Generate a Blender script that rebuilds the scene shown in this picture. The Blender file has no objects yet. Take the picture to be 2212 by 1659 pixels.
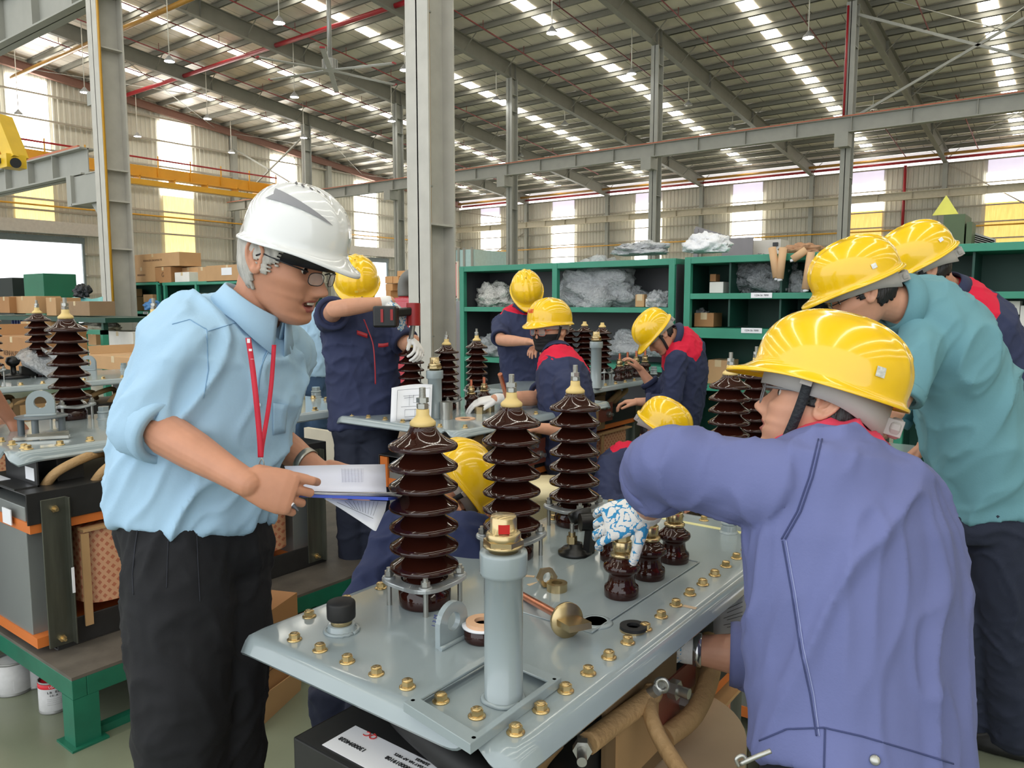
import bpy, math, random
import numpy as np
from mathutils import Vector as V, Matrix, noise
random.seed(7); rnd=random.Random(11)
S=bpy.context.scene; C=S.collection
PI=math.pi
# ---------------- camera, sky, exposure ----------------
FP=1650.0; PIT=math.atan(172/1650); YAW=math.radians(37.1); HC=1.6
cd=bpy.data.cameras.new('camera'); cam=bpy.data.objects.new('camera',cd); C.objects.link(cam)
cd.sensor_width=36; cd.lens=36*FP/2212; cd.clip_start=.05; cd.clip_end=300
cam.location=(0,0,HC); cam.rotation_euler=(PI/2-PIT,0,YAW); S.camera=cam
w=bpy.data.worlds.new('sky'); S.world=w; w.use_nodes=True
bg=w.node_tree.nodes['Background']; bg.inputs[0].default_value=(.93,.97,1,1); bg.inputs[1].default_value=2.1
S.view_settings.view_transform='Standard'; S.view_settings.look='None'; S.view_settings.gamma=1
S.view_settings.exposure=0.0
SKY_E=11.0; WIN_E=9.0; LAMP_E=30.0   # skylights, window panels, lamps
# ---------------- a pixel of the view + one known coordinate -> a point of the place ----------------
_f=V((-math.sin(YAW)*math.cos(PIT),math.cos(YAW)*math.cos(PIT),-math.sin(PIT)))
RT=V((math.cos(YAW),math.sin(YAW),0)); UP=V((-math.sin(YAW)*math.sin(PIT),math.cos(YAW)*math.sin(PIT),math.cos(PIT)))
def ray(x,y): return _f+RT*((x-1106)/FP)-UP*((y-829.5)/FP)
O=V((0,0,HC))
def P(x,y,D): return O+ray(x,y)*D
def PX(x,y,X): r=ray(x,y); return O+r*(X/r.x)
def PY(x,y,Y): r=ray(x,y); return O+r*(Y/r.y)
def PZ(x,y,z): r=ray(x,y); return O+r*((z-HC)/r.z)
FW=V((-math.sin(YAW),math.cos(YAW),0))
def cv(r,u,d): return (RT*r+V((0,0,1))*u+FW*d)     # a direction: right, up, away
X_,Y_,Z_=V((1,0,0)),V((0,1,0)),V((0,0,1))
# ---------------- materials ----------------
def lin(c): return tuple(((x/255)/12.92 if x/255<=.04045 else ((x/255+.055)/1.055)**2.4) for x in c[:3])+(1,)
MT={}
def M(name,col,rough=.5,metal=0,var=.06,scale=6,bump=0,bscale=40,stretch=None,emit=0,spec=None,coat=0,alpha=1,trans=0,bdist=.01,sheen=0,sss=0):
    if name in MT: return MT[name]
    m=bpy.data.materials.new(name); m.use_nodes=True; n=m.node_tree.nodes; l=m.node_tree.links; b=n['Principled BSDF']
    c=lin(col); tc=n.new('ShaderNodeTexCoord'); mp=n.new('ShaderNodeMapping'); l.new(tc.outputs['Object'],mp.inputs[0])
    if stretch: mp.inputs['Scale'].default_value=stretch
    nz=n.new('ShaderNodeTexNoise'); nz.inputs['Scale'].default_value=scale; nz.inputs['Detail'].default_value=5; l.new(mp.outputs[0],nz.inputs[0])
    cr=n.new('ShaderNodeValToRGB'); cr.color_ramp.elements[0].position=.3; cr.color_ramp.elements[1].position=.7
    cr.color_ramp.elements[0].color=tuple(x*(1-var) for x in c[:3])+(1,); cr.color_ramp.elements[1].color=tuple(min(1,x*(1+var)) for x in c[:3])+(1,)
    l.new(nz.outputs[0],cr.inputs[0]); l.new(cr.outputs[0],b.inputs['Base Color'])
    b.inputs['Roughness'].default_value=rough; b.inputs['Metallic'].default_value=metal
    if spec is not None: b.inputs['Specular IOR Level'].default_value=spec
    if coat: b.inputs['Coat Weight'].default_value=coat; b.inputs['Coat Roughness'].default_value=.05
    if sheen: b.inputs['Sheen Weight'].default_value=sheen
    if sss: b.inputs['Subsurface Weight'].default_value=sss; b.inputs['Subsurface Radius'].default_value=(.012,.005,.003); b.inputs['Subsurface Scale'].default_value=.6
    if emit: l.new(cr.outputs[0],b.inputs['Emission Color']); b.inputs['Emission Strength'].default_value=emit
    if alpha<1: b.inputs['Alpha'].default_value=alpha
    if trans: b.inputs['Transmission Weight'].default_value=trans; b.inputs['IOR'].default_value=2.1
    if bump:
        n2=n.new('ShaderNodeTexNoise'); n2.inputs['Scale'].default_value=bscale; n2.inputs['Detail'].default_value=4; l.new(mp.outputs[0],n2.inputs[0])
        bp=n.new('ShaderNodeBump'); bp.inputs['Strength'].default_value=bump; bp.inputs['Distance'].default_value=bdist; l.new(n2.outputs[0],bp.inputs['Height']); l.new(bp.outputs[0],b.inputs['Normal'])
    MT[name]=m; return m
def two(name,ca,cb,attr,**k):
    """cloth or paint whose colour changes where the mesh attribute `attr` turns positive (a dyed panel, a print)"""
    m=M(name,ca,**k); n=m.node_tree.nodes; l=m.node_tree.links; b=n['Principled BSDF']
    a=n.new('ShaderNodeAttribute'); a.attribute_name=attr
    g=n.new('ShaderNodeMath'); g.operation='GREATER_THAN'; g.inputs[1].default_value=0; l.new(a.outputs['Fac'],g.inputs[0])
    mx=n.new('ShaderNodeMix'); mx.data_type='RGBA'; l.new(g.outputs[0],mx.inputs[0]); src=b.inputs['Base Color'].links[0].from_socket
    l.new(src,mx.inputs[6]); mx.inputs[7].default_value=lin(cb); l.new(mx.outputs[2],b.inputs['Base Color']); return m
# ---------------- objects ----------------
WO={}
def tag(o,label=None,cat=None,group=None,kind=None):
    if label: o['label']=label
    if cat: o['category']=cat
    if group: o['group']=group
    if kind: o['kind']=kind
    return o
def thing(name,label,cat,loc,group=None):
    o=bpy.data.objects.new(name,None); C.objects.link(o); o.location=loc; o.empty_display_size=.1; WO[o.name]=V(loc); return tag(o,label,cat,group)
def link(name,me,parent=None,org=None):
    o=bpy.data.objects.new(name,me); C.objects.link(o)
    if parent is not None: o.parent=parent
    o.location=(V(org)-WO[parent.name]) if parent is not None else org
    WO[o.name]=V(org); return o
def kids(o): return [c for c in list(C.objects) if c.parent==o]
def dup(o,loc,parent=None,rz=None,tree=None):
    c=o.copy(); C.objects.link(c); c.parent=parent; c.location=(V(loc)-WO[parent.name]) if parent is not None else V(loc); WO[c.name]=V(loc)
    if rz is not None: c.rotation_euler=(0,0,rz)
    def rec(a,b):
        for ch in a.children:
            d=ch.copy(); C.objects.link(d); d.parent=b; WO[d.name]=V(loc); rec(ch,d)
    rec(o,c); return c
def perp(d):
    d=d.normalized(); a=Z_ if abs(d.z)<.9 else X_
    u=d.cross(a).normalized(); return u,d.cross(u).normalized()
class MB:
    def __init__(s): s.v=[];s.f=[];s.m=[];s.sm=[]
    def add(s,vs,fs,mi=0,sm=False):
        k=len(s.v); s.v+=[V(p) for p in vs]; s.f+=[tuple(i+k for i in f) for f in fs]; s.m+=[mi]*len(fs); s.sm+=[sm]*len(fs); return s
    def box(s,c,d,R=None,mi=0):
        c=V(c); vs=[]
        for x in (-.5,.5):
            for y in (-.5,.5):
                for z in (-.5,.5):
                    q=V((x*d[0],y*d[1],z*d[2])); vs.append(c+((R@q) if R is not None else q))
        return s.add(vs,[(0,1,3,2),(4,6,7,5),(0,4,5,1),(2,3,7,6),(0,2,6,4),(1,5,7,3)],mi)
    def bx(s,x0,x1,y0,y1,z0,z1,mi=0): return s.box(((x0+x1)/2,(y0+y1)/2,(z0+z1)/2),(x1-x0,y1-y0,z1-z0),None,mi)
    def bar(s,a,b,w,h,up=None,mi=0):
        a,b=V(a),V(b); d=(b-a); L=d.length; d.normalize(); up=V(up) if up is not None else (Z_ if abs(d.z)<.95 else X_)
        sd=d.cross(up).normalized(); u=sd.cross(d).normalized(); R=Matrix((d,sd,u)).transposed(); return s.box((a+b)/2,(L,w,h),R,mi)
    def cyl(s,a,b,r,r2=None,n=16,mi=0,sm=True,caps=True):
        a,b=V(a),V(b); r2=r if r2 is None else r2; u,w_=perp(b-a); k=[]
        for p,q in ((a,r),(b,r2)):
            for i in range(n): t=2*PI*i/n; k.append(p+u*(math.cos(t)*q)+w_*(math.sin(t)*q))
        s.add(k,[(i,(i+1)%n,n+(i+1)%n,n+i) for i in range(n)],mi,sm)
        if caps: s.add(k,[tuple(range(n))[::-1],tuple(range(n,2*n))],mi)
        return s
    def lathe(s,prof,org=(0,0,0),n=32,mi=0,ax=None,sm=True,mis=None):
        org=V(org); ax=V(ax).normalized() if ax is not None else Z_; u,w_=perp(ax)
        vs=[]; m=len(prof)
        for r,z in prof:
            for i in range(n): t=2*PI*i/n; vs.append(org+ax*z+u*(math.cos(t)*r)+w_*(math.sin(t)*r))
        for j in range(m-1):
            s.add_shared=0
        k=len(s.v); s.v+=vs
        for j in range(m-1):
            for i in range(n):
                s.f.append((k+j*n+i,k+j*n+(i+1)%n,k+(j+1)*n+(i+1)%n,k+(j+1)*n+i)); s.m.append(mis[j] if mis else mi); s.sm.append(sm)
        for j,rev in ((0,1),(m-1,0)):
            if prof[j][0]>1e-5:
                t=tuple(k+j*n+i for i in range(n)); s.f.append(t[::-1] if rev else t); s.m.append(mis[min(j,m-2)] if mis else mi); s.sm.append(False)
        return s
    def tube(s,pts,r,n=8,mi=0,flat=None,caps=True):
        pts=[V(p) for p in pts]; R=r if hasattr(r,'__len__') else [r]*len(pts); u,w_=perp(pts[1]-pts[0]); k=len(s.v)
        for j,p in enumerate(pts):
            d=(pts[min(j+1,len(pts)-1)]-pts[max(j-1,0)]).normalized(); u=(u-d*u.dot(d)).normalized(); w2=d.cross(u)
            for i in range(n):
                t=2*PI*i/n; s.v.append(p+u*(math.cos(t)*R[j])+w2*(math.sin(t)*R[j]*(flat or 1)))
        for j in range(len(pts)-1):
            for i in range(n): s.f.append((k+j*n+i,k+j*n+(i+1)%n,k+(j+1)*n+(i+1)%n,k+(j+1)*n+i)); s.m.append(mi); s.sm.append(True)
        if caps:
            s.f+= [tuple(k+i for i in range(n))[::-1],tuple(k+(len(pts)-1)*n+i for i in range(n))]; s.m+=[mi]*2; s.sm+=[False]*2
        return s
    def prism(s,poly,h0,h1,org=(0,0,0),u=X_,w_=Y_,nrm=Z_,mi=0):
        org=V(org); n=len(poly); vs=[org+u*a+w_*b+nrm*h for h in (h0,h1) for a,b in poly]
        s.add(vs,[tuple(range(n))[::-1],tuple(range(n,2*n))]+[(i,(i+1)%n,n+(i+1)%n,n+i) for i in range(n)],mi); return s
    def hexa(s,c,r,h,mi=0,ax=Z_,rot=0):
        u,w_=perp(V(ax)); return s.prism([(r*math.cos(rot+i*PI/3),r*math.sin(rot+i*PI/3)) for i in range(6)],0,h,c,u,w_,V(ax).normalized(),mi)
    def grid(s,G,mi=0,closed=False,sm=True):
        k=len(s.v); a=len(G); b=len(G[0]); [s.v.append(V(p)) for row in G for p in row]
        for i in range(a-1):
            for j in range(b if closed else b-1):
                j2=(j+1)%b; s.f.append((k+i*b+j,k+i*b+j2,k+(i+1)*b+j2,k+(i+1)*b+j)); s.m.append(mi); s.sm.append(sm)
        return s
    def mesh(s,name,mats,org):
        me=bpy.data.meshes.new(name); org=V(org)
        me.from_pydata([tuple(p-org) for p in s.v],[],s.f)
        for m in (mats if isinstance(mats,(list,tuple)) else [mats]): me.materials.append(m)
        me.polygons.foreach_set('material_index',s.m); me.polygons.foreach_set('use_smooth',s.sm); me.update(); return me
    def build(s,name,mats,parent=None,org=None,bev=0,solid=0,fix=False):
        if org is None:
            if parent is not None: org=WO[parent.name]
            else:
                a=np.array([tuple(p) for p in s.v]); org=V(((a[:,0].min()+a[:,0].max())/2,(a[:,1].min()+a[:,1].max())/2,a[:,2].min()))
        o=link(name,s.mesh(name,mats,org),parent,org)
        if solid: md=o.modifiers.new('s','SOLIDIFY'); md.thickness=solid; md.offset=0
        if bev: md=o.modifiers.new('b','BEVEL'); md.width=bev; md.segments=2; md.limit_method='ANGLE'; md.harden_normals=False
        return o
def struct(o): o['kind']='structure'; return o
def text(s,name,mat_,size,org,u,v_,parent,align='CENTER',ext=.0005):
    """lettering on a surface: u reads along, v_ is up"""
    cu=bpy.data.curves.new(name,'FONT'); cu.body=s; cu.size=size; cu.align_x=align; cu.align_y='CENTER'; cu.extrude=ext; cu.materials.append(mat_)
    t=bpy.data.objects.new(name+'_c',cu); C.objects.link(t); dg=bpy.context.evaluated_depsgraph_get(); me=bpy.data.meshes.new_from_object(t.evaluated_get(dg)); bpy.data.objects.remove(t)
    u=V(u).normalized(); v_=V(v_).normalized(); nrm=u.cross(v_).normalized(); me.transform(Matrix((u,v_,nrm)).transposed().to_4x4()); me.materials.clear(); me.materials.append(mat_)
    return link(name,me,parent,V(org)+nrm*.0012)
# ================= the hall =================
steel=M('painted_steel',(160,160,152),.5,var=.05,scale=3); steel_d=M('roof_steel',(134,132,122),.55,var=.06,scale=2); wallm=M('wall_sheet',(204,200,186),.5,var=.05,scale=1.2)
girtm=M('girt_paint',(140,134,118),.6); redp=M('red_pipe',(165,32,42),.4,var=.05); yelp=M('yellow_pipe',(214,158,48),.4,var=.05); orange=M('crane_yellow',(230,168,50),.4,var=.06,scale=1)
glow=M('skylight_panel',(255,250,238),.5,emit=SKY_E,var=.02); gwin=M('window_panel',(255,254,250),.5,emit=WIN_E,var=.01,scale=1)
gyel=M('stained_window_panel',(253,226,160),.5,emit=1.05,var=.13,scale=5,stretch=(3,3,.35)); glav=M('shaded_window_panel',(214,208,226),.5,emit=.9,var=.04,scale=2); gyel2=M('stained_window_panel_dark',(246,204,116),.5,emit=.95,var=.16,scale=5,stretch=(3,3,.4)); bluew=M('pale_window',(205,222,246),.5,emit=1,var=.04)
# floor
fm=M('floor_epoxy',(122,128,108),.28,var=.16,scale=1.3,bump=.12,bscale=5,bdist=.01,spec=.5)
floor=struct(MB().bx(-49,34,-14,57,-.2,0).build('floor',fm,org=(0,0,0)))
def zr(y): return 13.75+.105*(31.4-y)
def mat_roof():
    m=M('roof_sheet',(236,228,216),.4,metal=.1,var=.14,scale=.9,stretch=(1,.6,1),bump=.5,bscale=1.5,bdist=.12); n=m.node_tree.nodes;l=m.node_tree.links;b=n['Principled BSDF']
    tc=n['Texture Coordinate'] if 'Texture Coordinate' in n else n.new('ShaderNodeTexCoord'); sp=n.new('ShaderNodeSeparateXYZ'); l.new(tc.outputs['Object'],sp.inputs[0])
    a=n.new('ShaderNodeMath');a.operation='FRACT'; l.new(sp.outputs[0],a.inputs[0]); g=n.new('ShaderNodeMath');g.operation='LESS_THAN';g.inputs[1].default_value=.03;l.new(a.outputs[0],g.inputs[0])
    mx=n.new('ShaderNodeMix');mx.data_type='RGBA';l.new(g.outputs[0],mx.inputs[0]);l.new(b.inputs['Base Color'].links[0].from_socket,mx.inputs[6]);mx.inputs[7].default_value=lin((120,112,98));l.new(mx.outputs[2],b.inputs['Base Color']); return m
roofm=mat_roof()
SKX=[-44,-36,-28,-20,-12,-4,4,12,20,28]
r=MB(); y0,y1=-14,56
r.add([(-48,y0,zr(y0)),(33,y0,zr(y0)),(33,y1,zr(y1)),(-48,y1,zr(y1))],[(0,1,2,3)])
r.add([(-48,y0,zr(y0)+.05),(33,y0,zr(y0)+.05),(33,y1,zr(y1)+.05),(-48,y1,zr(y1)+.05)],[(0,3,2,1)])
struct(r.build('ceiling',roofm,org=(0,0,0)))
for x in SKX:
    for (a,b) in ((y0,53.9),):
        k=MB(); X0=x-.32; X1=x+.32
        k.add([(X0,a,zr(a)-.02),(X1,a,zr(a)-.02),(X1,b,zr(b)-.02),(X0,b,zr(b)-.02)],[(0,1,2,3)])
        struct(k.build('roof_skylight',glow))
# purlins: Z sections
pm=MB(); 
pm.bx(-48,33,-.03,.03,0,.24); pm.bx(-48,33,-.03,.07,0,.02); pm.bx(-48,33,-.09,.03,.22,.24)
p0=None
for k in range(-30,17):
    y=30.7+1.48*k
    if p0 is None: p0=struct(pm.build('roof_purlin',steel_d,org=(0,0,0))); p0.location=(0,y,zr(y)-.27)
    else: q=dup(p0,(0,y,zr(y)-.27))
# rafters
def ibeam(m,a,b,h,wd,up=Z_,t=.02,tf=.03,stiff=0):
    a,b=V(a),V(b); d=(b-a).normalized(); sd=d.cross(up).normalized(); u=sd.cross(d)
    m.bar(a,b,t,h,up); m.bar(a+u*(h/2-tf/2),b+u*(h/2-tf/2),wd,tf,up); m.bar(a-u*(h/2-tf/2),b-u*(h/2-tf/2),wd,tf,up)
    if stiff:
        L=(b-a).length; n=int(L/stiff)
        for i in range(1,n): m.bar(a+d*(i*stiff)-u*(h/2-tf),a+d*(i*stiff)+u*(h/2-tf),wd*.9,.02,d)
RX=[-47.7,-39.9,-31.8,-23.75,-15.8,-7.8,.2,8.2,16.2,24.2,32.2]
for i,x in enumerate(RX):
    m=MB(); h=.45 if i==0 else .74; a=V((x,-14,zr(-14)-.27-h/2)); b=V((x,55.2,zr(55.2)-.27-h/2)); ibeam(m,a,b,h,.26,stiff=0)
    if i: 
        for yy in (-10,-2,6,14,19.5,25,31.2,31.6,37,43,49): m.bx(x-.12,x+.12,yy-.01,yy+.01,zr(yy)-.27-h,zr(yy)-.27)
        # fly braces to the purlins
        for k in range(-12,17,2):
            yy=30.7+1.48*k
            for sx in (-1,1): m.bar((x,yy,zr(yy)-.27-h+.05),(x+sx*.75,yy,zr(yy)-.3),.035,.035)
    struct(m.build('roof_rafter',steel_d if i else M('red_brown_steel',(150,112,100),.6)))
# columns
def col(x,y,z1,w_,d,name='column',mat_=steel,z0=0):
    m=MB(); ibeam(m,(x,y,z0),(x,y,z1),d,w_,up=Y_,t=.03,tf=.04)
    for zz in (z1-.8,z1-1.6,z1*.5,z1*.25): m.bx(x-w_/2,x+w_/2,y-d/2+.02,y+d/2-.02,zz-.012,zz+.012)
    return struct(m.build(name,mat_))
for x in RX[1:]: col(x,31.4,zr(31.4)-1.0,.36,.5)
for x in RX[1:]: col(x,54.85,zr(54.85)-.9,.26,.34)
for y in (23.5,31.4,39.6,47.4): 
    m=MB(); m.bx(-47.9,-47.55,y-.18,y+.18,0,zr(y)-.7); struct(m.build('column',steel))
# crane runway of the far row, and the beam along the back wall
def runway(y,z0,z1,x0,x1,name,wd=.3,st=2.0,rail=True,m_=steel):
    m=MB(); zc=(z0+z1)/2; ibeam(m,(x0,y,zc),(x1,y,zc),z1-z0,wd,stiff=st,tf=.035)
    if rail: m.bx(x0,x1,y-.03,y+.03,z1,z1+.07,1); m.bx(x0,x1,y-wd/2-.03,y-wd/2,z1-.01,z1+.03,2)
    return struct(m.build(name,[m_,steel_d,M('copper_conductor',(190,110,80),.5)]))
runway(30.75,7.93,8.5,-47.5,33,'crane_beam')
for x in RX[1:]:
    m=MB(); m.bx(x-.2,x+.2,30.5,31.2,7.45,7.93); m.bx(x-.24,x+.24,30.46,30.5,7.4,7.95); struct(m.build('beam_bracket',steel))
runway(54.3,8.17,8.66,-47.5,33,'crane_beam',rail=False,m_=M('cream_steel',(196,186,164),.5))
# corrugated walls
def corr(name,fn,t0,t1,z0,z1f,cut=()):
    """fn(t,depth,z) -> point; corrugation runs along t"""
    m=MB(); p=.3; t=t0; prof=[]
    while t<t1-1e-6:
        for a,d in ((0,0),(.1,0),(.13,.035),(.22,.035),(.25,0)): 
            if t+a<=t1: prof.append((t+a,d))
        t+=p
    prof.append((t1,0))
    for i in range(len(prof)-1):
        (a,da),(b,db)=prof[i],prof[i+1]; mid=(a+b)/2; segs=[(z0,None)]
        for (c0,c1,cz0,cz1) in cut:
            if c0<=mid<=c1: segs=[(cz1,None)] if cz0<=z0 else [(z0,cz0),(cz1,None)]
        for lo,hi in segs:
            ha=hi if hi is not None else z1f(a); hb=hi if hi is not None else z1f(b)
            m.add([fn(a,da,lo),fn(b,db,lo),fn(b,db,hb),fn(a,da,ha)],[(0,1,2,3)])
    return struct(m.build(name,wallm))
corr('wall_left',lambda t,d,z:(-48+d,t,z),-14,55.3,0,zr,cut=((10.5,21.3,0,5.5),(41.9,45.9,0,5.45)))
corr('wall_back',lambda t,d,z:(t,55.3-d,z),-48,33,0,lambda t:10.35)
corr('wall_light_stop',lambda t,d,z:(33-d,t,z),-14,55.3,0,zr)  # unseen wall, added to cut the side light from the open right
k=MB(); k.bx(-48,33,55.34,55.36,10.3,11.2); struct(k.build('window_1',M('eave_panel',(225,222,224),.5,emit=.75,var=.05,scale=2)))
m=MB()
for i in range(250): m.bx(-47.9+i*.32,-47.75+i*.32,55.2,55.3,10.38,10.62)
struct(m.build('eave_gap_glow',M('eave_gap_daylight',(255,255,250),.5,emit=1.5)))  # glowing blocks stand in for daylight through the eave gaps
k=MB(); k.bx(-48,33,55.15,55.3,10.3,10.38); struct(k.build('trim_2',girtm))
wn=2
def window(quads,mats):
    global wn
    m=MB()
    for q,mi in quads: m.bx(*q,mi)
    o=struct(m.build('window_%d'%wn,mats)); wn+=1; return o
for i in range(-4,7):
    xc=-4.5-7.95*i; a,b=xc-1.08,xc+1.08; y=(55.2,55.24)
    low=6.1 if i==2 else 3.5; q=[((a,b,*y,9.55,10.3),1),((a,b,*y,8.95,9.55),0) ,((a,b,*y,7.75 if i<=1 else low,8.95),0)]
    if i<=1: q.append(((a,b,*y,3.5,7.75),2))
    window(q,[gwin,glav,gyel2])
for j,(a,b,wl,yl) in enumerate(((17.75,19.75,8.9,6.15),(26.3,28.35,8.55,4.2),(34.6,36.6,7.5,0),(42.5,44.65,5.75,0))):
    x=(-47.9,-47.86); top=zr((a+b)/2)-1.0
    q=[((*x,a,b,wl,top),0)]
    if yl: q+=[((*x,a,(a+b)/2-.01,yl,wl),1),((*x,(a+b)/2+.01,b,yl,wl),1)]
    window(q,[gwin,gyel])
# girts on both walls
for z in (2.2,3.3,4.55,6.1,6.9,7.5,9.0,10.3,11.9,13.3):
    m=MB(); e=min(55.2,31.4+(13.0-z)/.105) ; segs=[(-14,e)]
    if z<5.45: segs=[(-14,10.5),(21.3,41.9),(45.9,55.2)]
    for a,b in segs: m.bx(-47.84,-47.68,a,b,z-.05,z+.05)
    struct(m.build('wall_girt',M('girt_light',(170,162,148),.5)))
for z in (2.2,3.3,4.5,5.6,6.6,7.6,8.95):
    m=MB(); m.bx(-48,33,55.0,55.15,z-.04,z+.04); struct(m.build('wall_girt',M('girt_light',(170,162,148),.5)))
# gates in the left wall: lintel, frame, outside haze
for (a,b,zt,n_) in ((10.5,21.3,5.5,1),(41.9,45.9,5.45,2)):
    m=MB(); m.bx(-47.9,-47.3,a-1.0,b+.9,zt+.1,zt+.8); m.bx(-48,-47.8,a,b,zt-.35,zt,1); m.bx(-48,-47.85,b-.12,b,0,zt,1)
    struct(m.build('door_%d'%n_,[M('gate_housing',(198,192,184),.5),M('gate_frame',(120,130,132),.5)]))
m=MB(); m.bx(-75,-48,-5,60,-.25,-.02); struct(m.build('floor_1',M('outside_yard',(235,238,236),.8,var=.02)))
# pipes along X and Y under the roof
def pipe(name,a,b,r,mt,label,cat,grp=None):
    return tag(MB().tube([a,b],r,n=8).build(name,mt),label,cat,grp)
pr=PX(395,165,-40); pipe('fire_main_pipe',(-47.5,pr.y,pr.z),(0,pr.y,pr.z),.11,redp,'thick red fire main pipe under the roof, rising to the right behind the ceiling fan','pipe')
pr2=PX(160,108,-40); pipe('gas_pipe',(-47.5,pr2.y,pr2.z),(-20,pr2.y,pr2.z),.11,M('ochre_pipe',(176,128,52),.4),'thick ochre pipe under the roof above the left steel column','pipe')
pipe('sprinkler_main_pipe',(-47,54.6,10.55),(17,54.6,10.55),.08,redp,'red pipe along the eave of the back wall','pipe')
pipe('eave_gas_pipe',(-47,54.0,10.72),(17,54.0,10.72),.09,M('ochre_pipe',(176,128,52),.4),'ochre pipe along the eave of the back wall, above the red one','pipe')
pipe('wall_gas_pipe',(-47.6,54.7,6.35),(17,54.7,6.35),.05,yelp,'thin yellow pipe across the lower back wall','pipe')
pipe('wall_gas_pipe',(-47.55,12,7.15),(-47.55,54,7.15),.05,yelp,'thin yellow pipe across the corrugated left wall','pipe')
def spr(x,a,b,side):
    m=MB(); o=.62; m.tube([(x,a,zr(a)-o),(x,b,zr(b)-o)],.028,n=6)
    y=a+1
    while y<b: m.tube([(x,y,zr(y)-o),(x,y,zr(y)-o+.35)],.014,n=5); y+=3
    tag(m.build('sprinkler_pipe',M('dark_red_pipe',(128,44,44),.5)),'thin red sprinkler pipe, '+side,'pipe')
for x,a,b,sd in ((-42,14,50,'first of the branch pipes from the left wall'),(-38,14,50,'second of the branch pipes from the left wall'),(-34.3,12,50,'left of the ceiling fan hub'),(-29.8,10,50,'just beyond the ceiling fan hub'),(-22,8,39,'first to the right of the tall centre column'),(-18,8,39,'second to the right of the tall centre column'),(-14.2,8,38,'left of the bright right hand skylight strip'),(-10,8,38,'between the skylight strips at the top right'),(-6,8,36,'beside the upper right braced column'),(-1.8,8,38,'at the far right of the roof'),(-9.9,44,54,'short run above the back wall, left one'),(-6,44,54,'short run above the back wall, right one')): spr(x,a,b,sd)
m=MB(); m.tube([(-13.5,54.9,10.5),(-13.5,54.9,3.5)],.07); tag(m.build('down_pipe',redp),'red pipe dropping down the back wall right of the third window from the right','pipe')
p_=PY(1838,280,31.1); m=MB(); m.tube([(p_.x-.28,31.1,8.5),(p_.x-.28,31.1,12.6)],.04); tag(m.build('down_pipe',redp),'thin red pipe up the left side of the braced column at upper right','pipe')
p_=PY(1955,380,54.9); m=MB(); m.tube([(p_.x,54.9,10.4),(p_.x,54.9,5.5)],.09); tag(m.build('down_pipe',redp),'thick red pipe dropping down the back wall at the far right','pipe')
# bracing
m=MB(); m.bar((-7.6,31.4,12.3),(.2,31.4,8.6),.09,.09); m.bar((-7.6,31.4,8.6),(.2,31.4,12.3),.09,.09); struct(m.build('roof_brace',steel))
m=MB(); m.bar((-39.9,31.4,12.2),(-47.6,31.4,8.6),.09,.09); m.bar((-39.9,31.4,8.6),(-47.6,31.4,12.2),.09,.09); struct(m.build('roof_brace',steel))
for (x0,x1) in ((-7.8,.2),(-47.7,-39.9)):
    m=MB()
    for ya,yb in ((19,30),(31.5,43),(43,54)): 
        m.bar((x0,ya,zr(ya)-.5),(x1,yb,zr(yb)-.5),.03,.03); m.bar((x1,ya,zr(ya)-.5),(x0,yb,zr(yb)-.5),.03,.03)
    struct(m.build('roof_brace',steel))
for (a,b) in (((-7.6,54.9,10.2),(.2,54.9,5.0)),((-47.6,54.9,10.2),(-39.9,54.9,8.8)),((-47.6,54.9,4.2),(-39.9,54.9,8.0))):
    struct(MB().bar(a,b,.08,.08).build('wall_brace',M('girt_light',(170,162,148),.5)))
# near row of columns
def bigcol(x,y,z1,w_,d,nm,pipe_px):
    m=MB(); ibeam(m,(x,y,0),(x,y,z1),d,w_,up=Y_,t=.02,tf=.03)
    for zz in ((2.6,3.45,4.0,6.1) if pipe_px else (2.55,)): m.bx(x-w_/2+.01,x+w_/2-.01,y-d/2+.02,y+d/2-.02,zz-.012,zz+.012)
    return struct(m.build(nm,M('column_grey',(190,187,178),.45,var=.07,scale=4)))
cA=PY(878,300,6.7); cL=PY(201,300,6.7)
WC=.36; DC=.46
xc=cA.x+WC/2; bigcol(xc,6.7+DC/2,15.6,WC,DC,'column',0)
m=MB(); q_=PX(927.5,300,xc+.04); m.tube([(xc+.04,q_.y,.6),(xc+.04,q_.y,15.6)],.016,n=8); 
for zz in (1.2,3,5,7): m.bx(xc+.01,xc+.065,q_.y-.03,q_.y+.03,zz,zz+.02,1)
tag(m.build('yellow_pipe',[yelp,steel]),'yellow conduit running up the recess of the tall centre column','pipe')
xl=cL.x+WC/2; bigcol(xl,6.7+DC/2,15.6,WC,DC,'column',1)
m=MB(); m.tube([(xl+WC/2+.02,6.72,.6),(xl+WC/2+.02,6.72,15.6)],.022,n=8); tag(m.build('yellow_pipe',yelp),'yellow conduit running up the corner of the left steel column','pipe')
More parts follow.
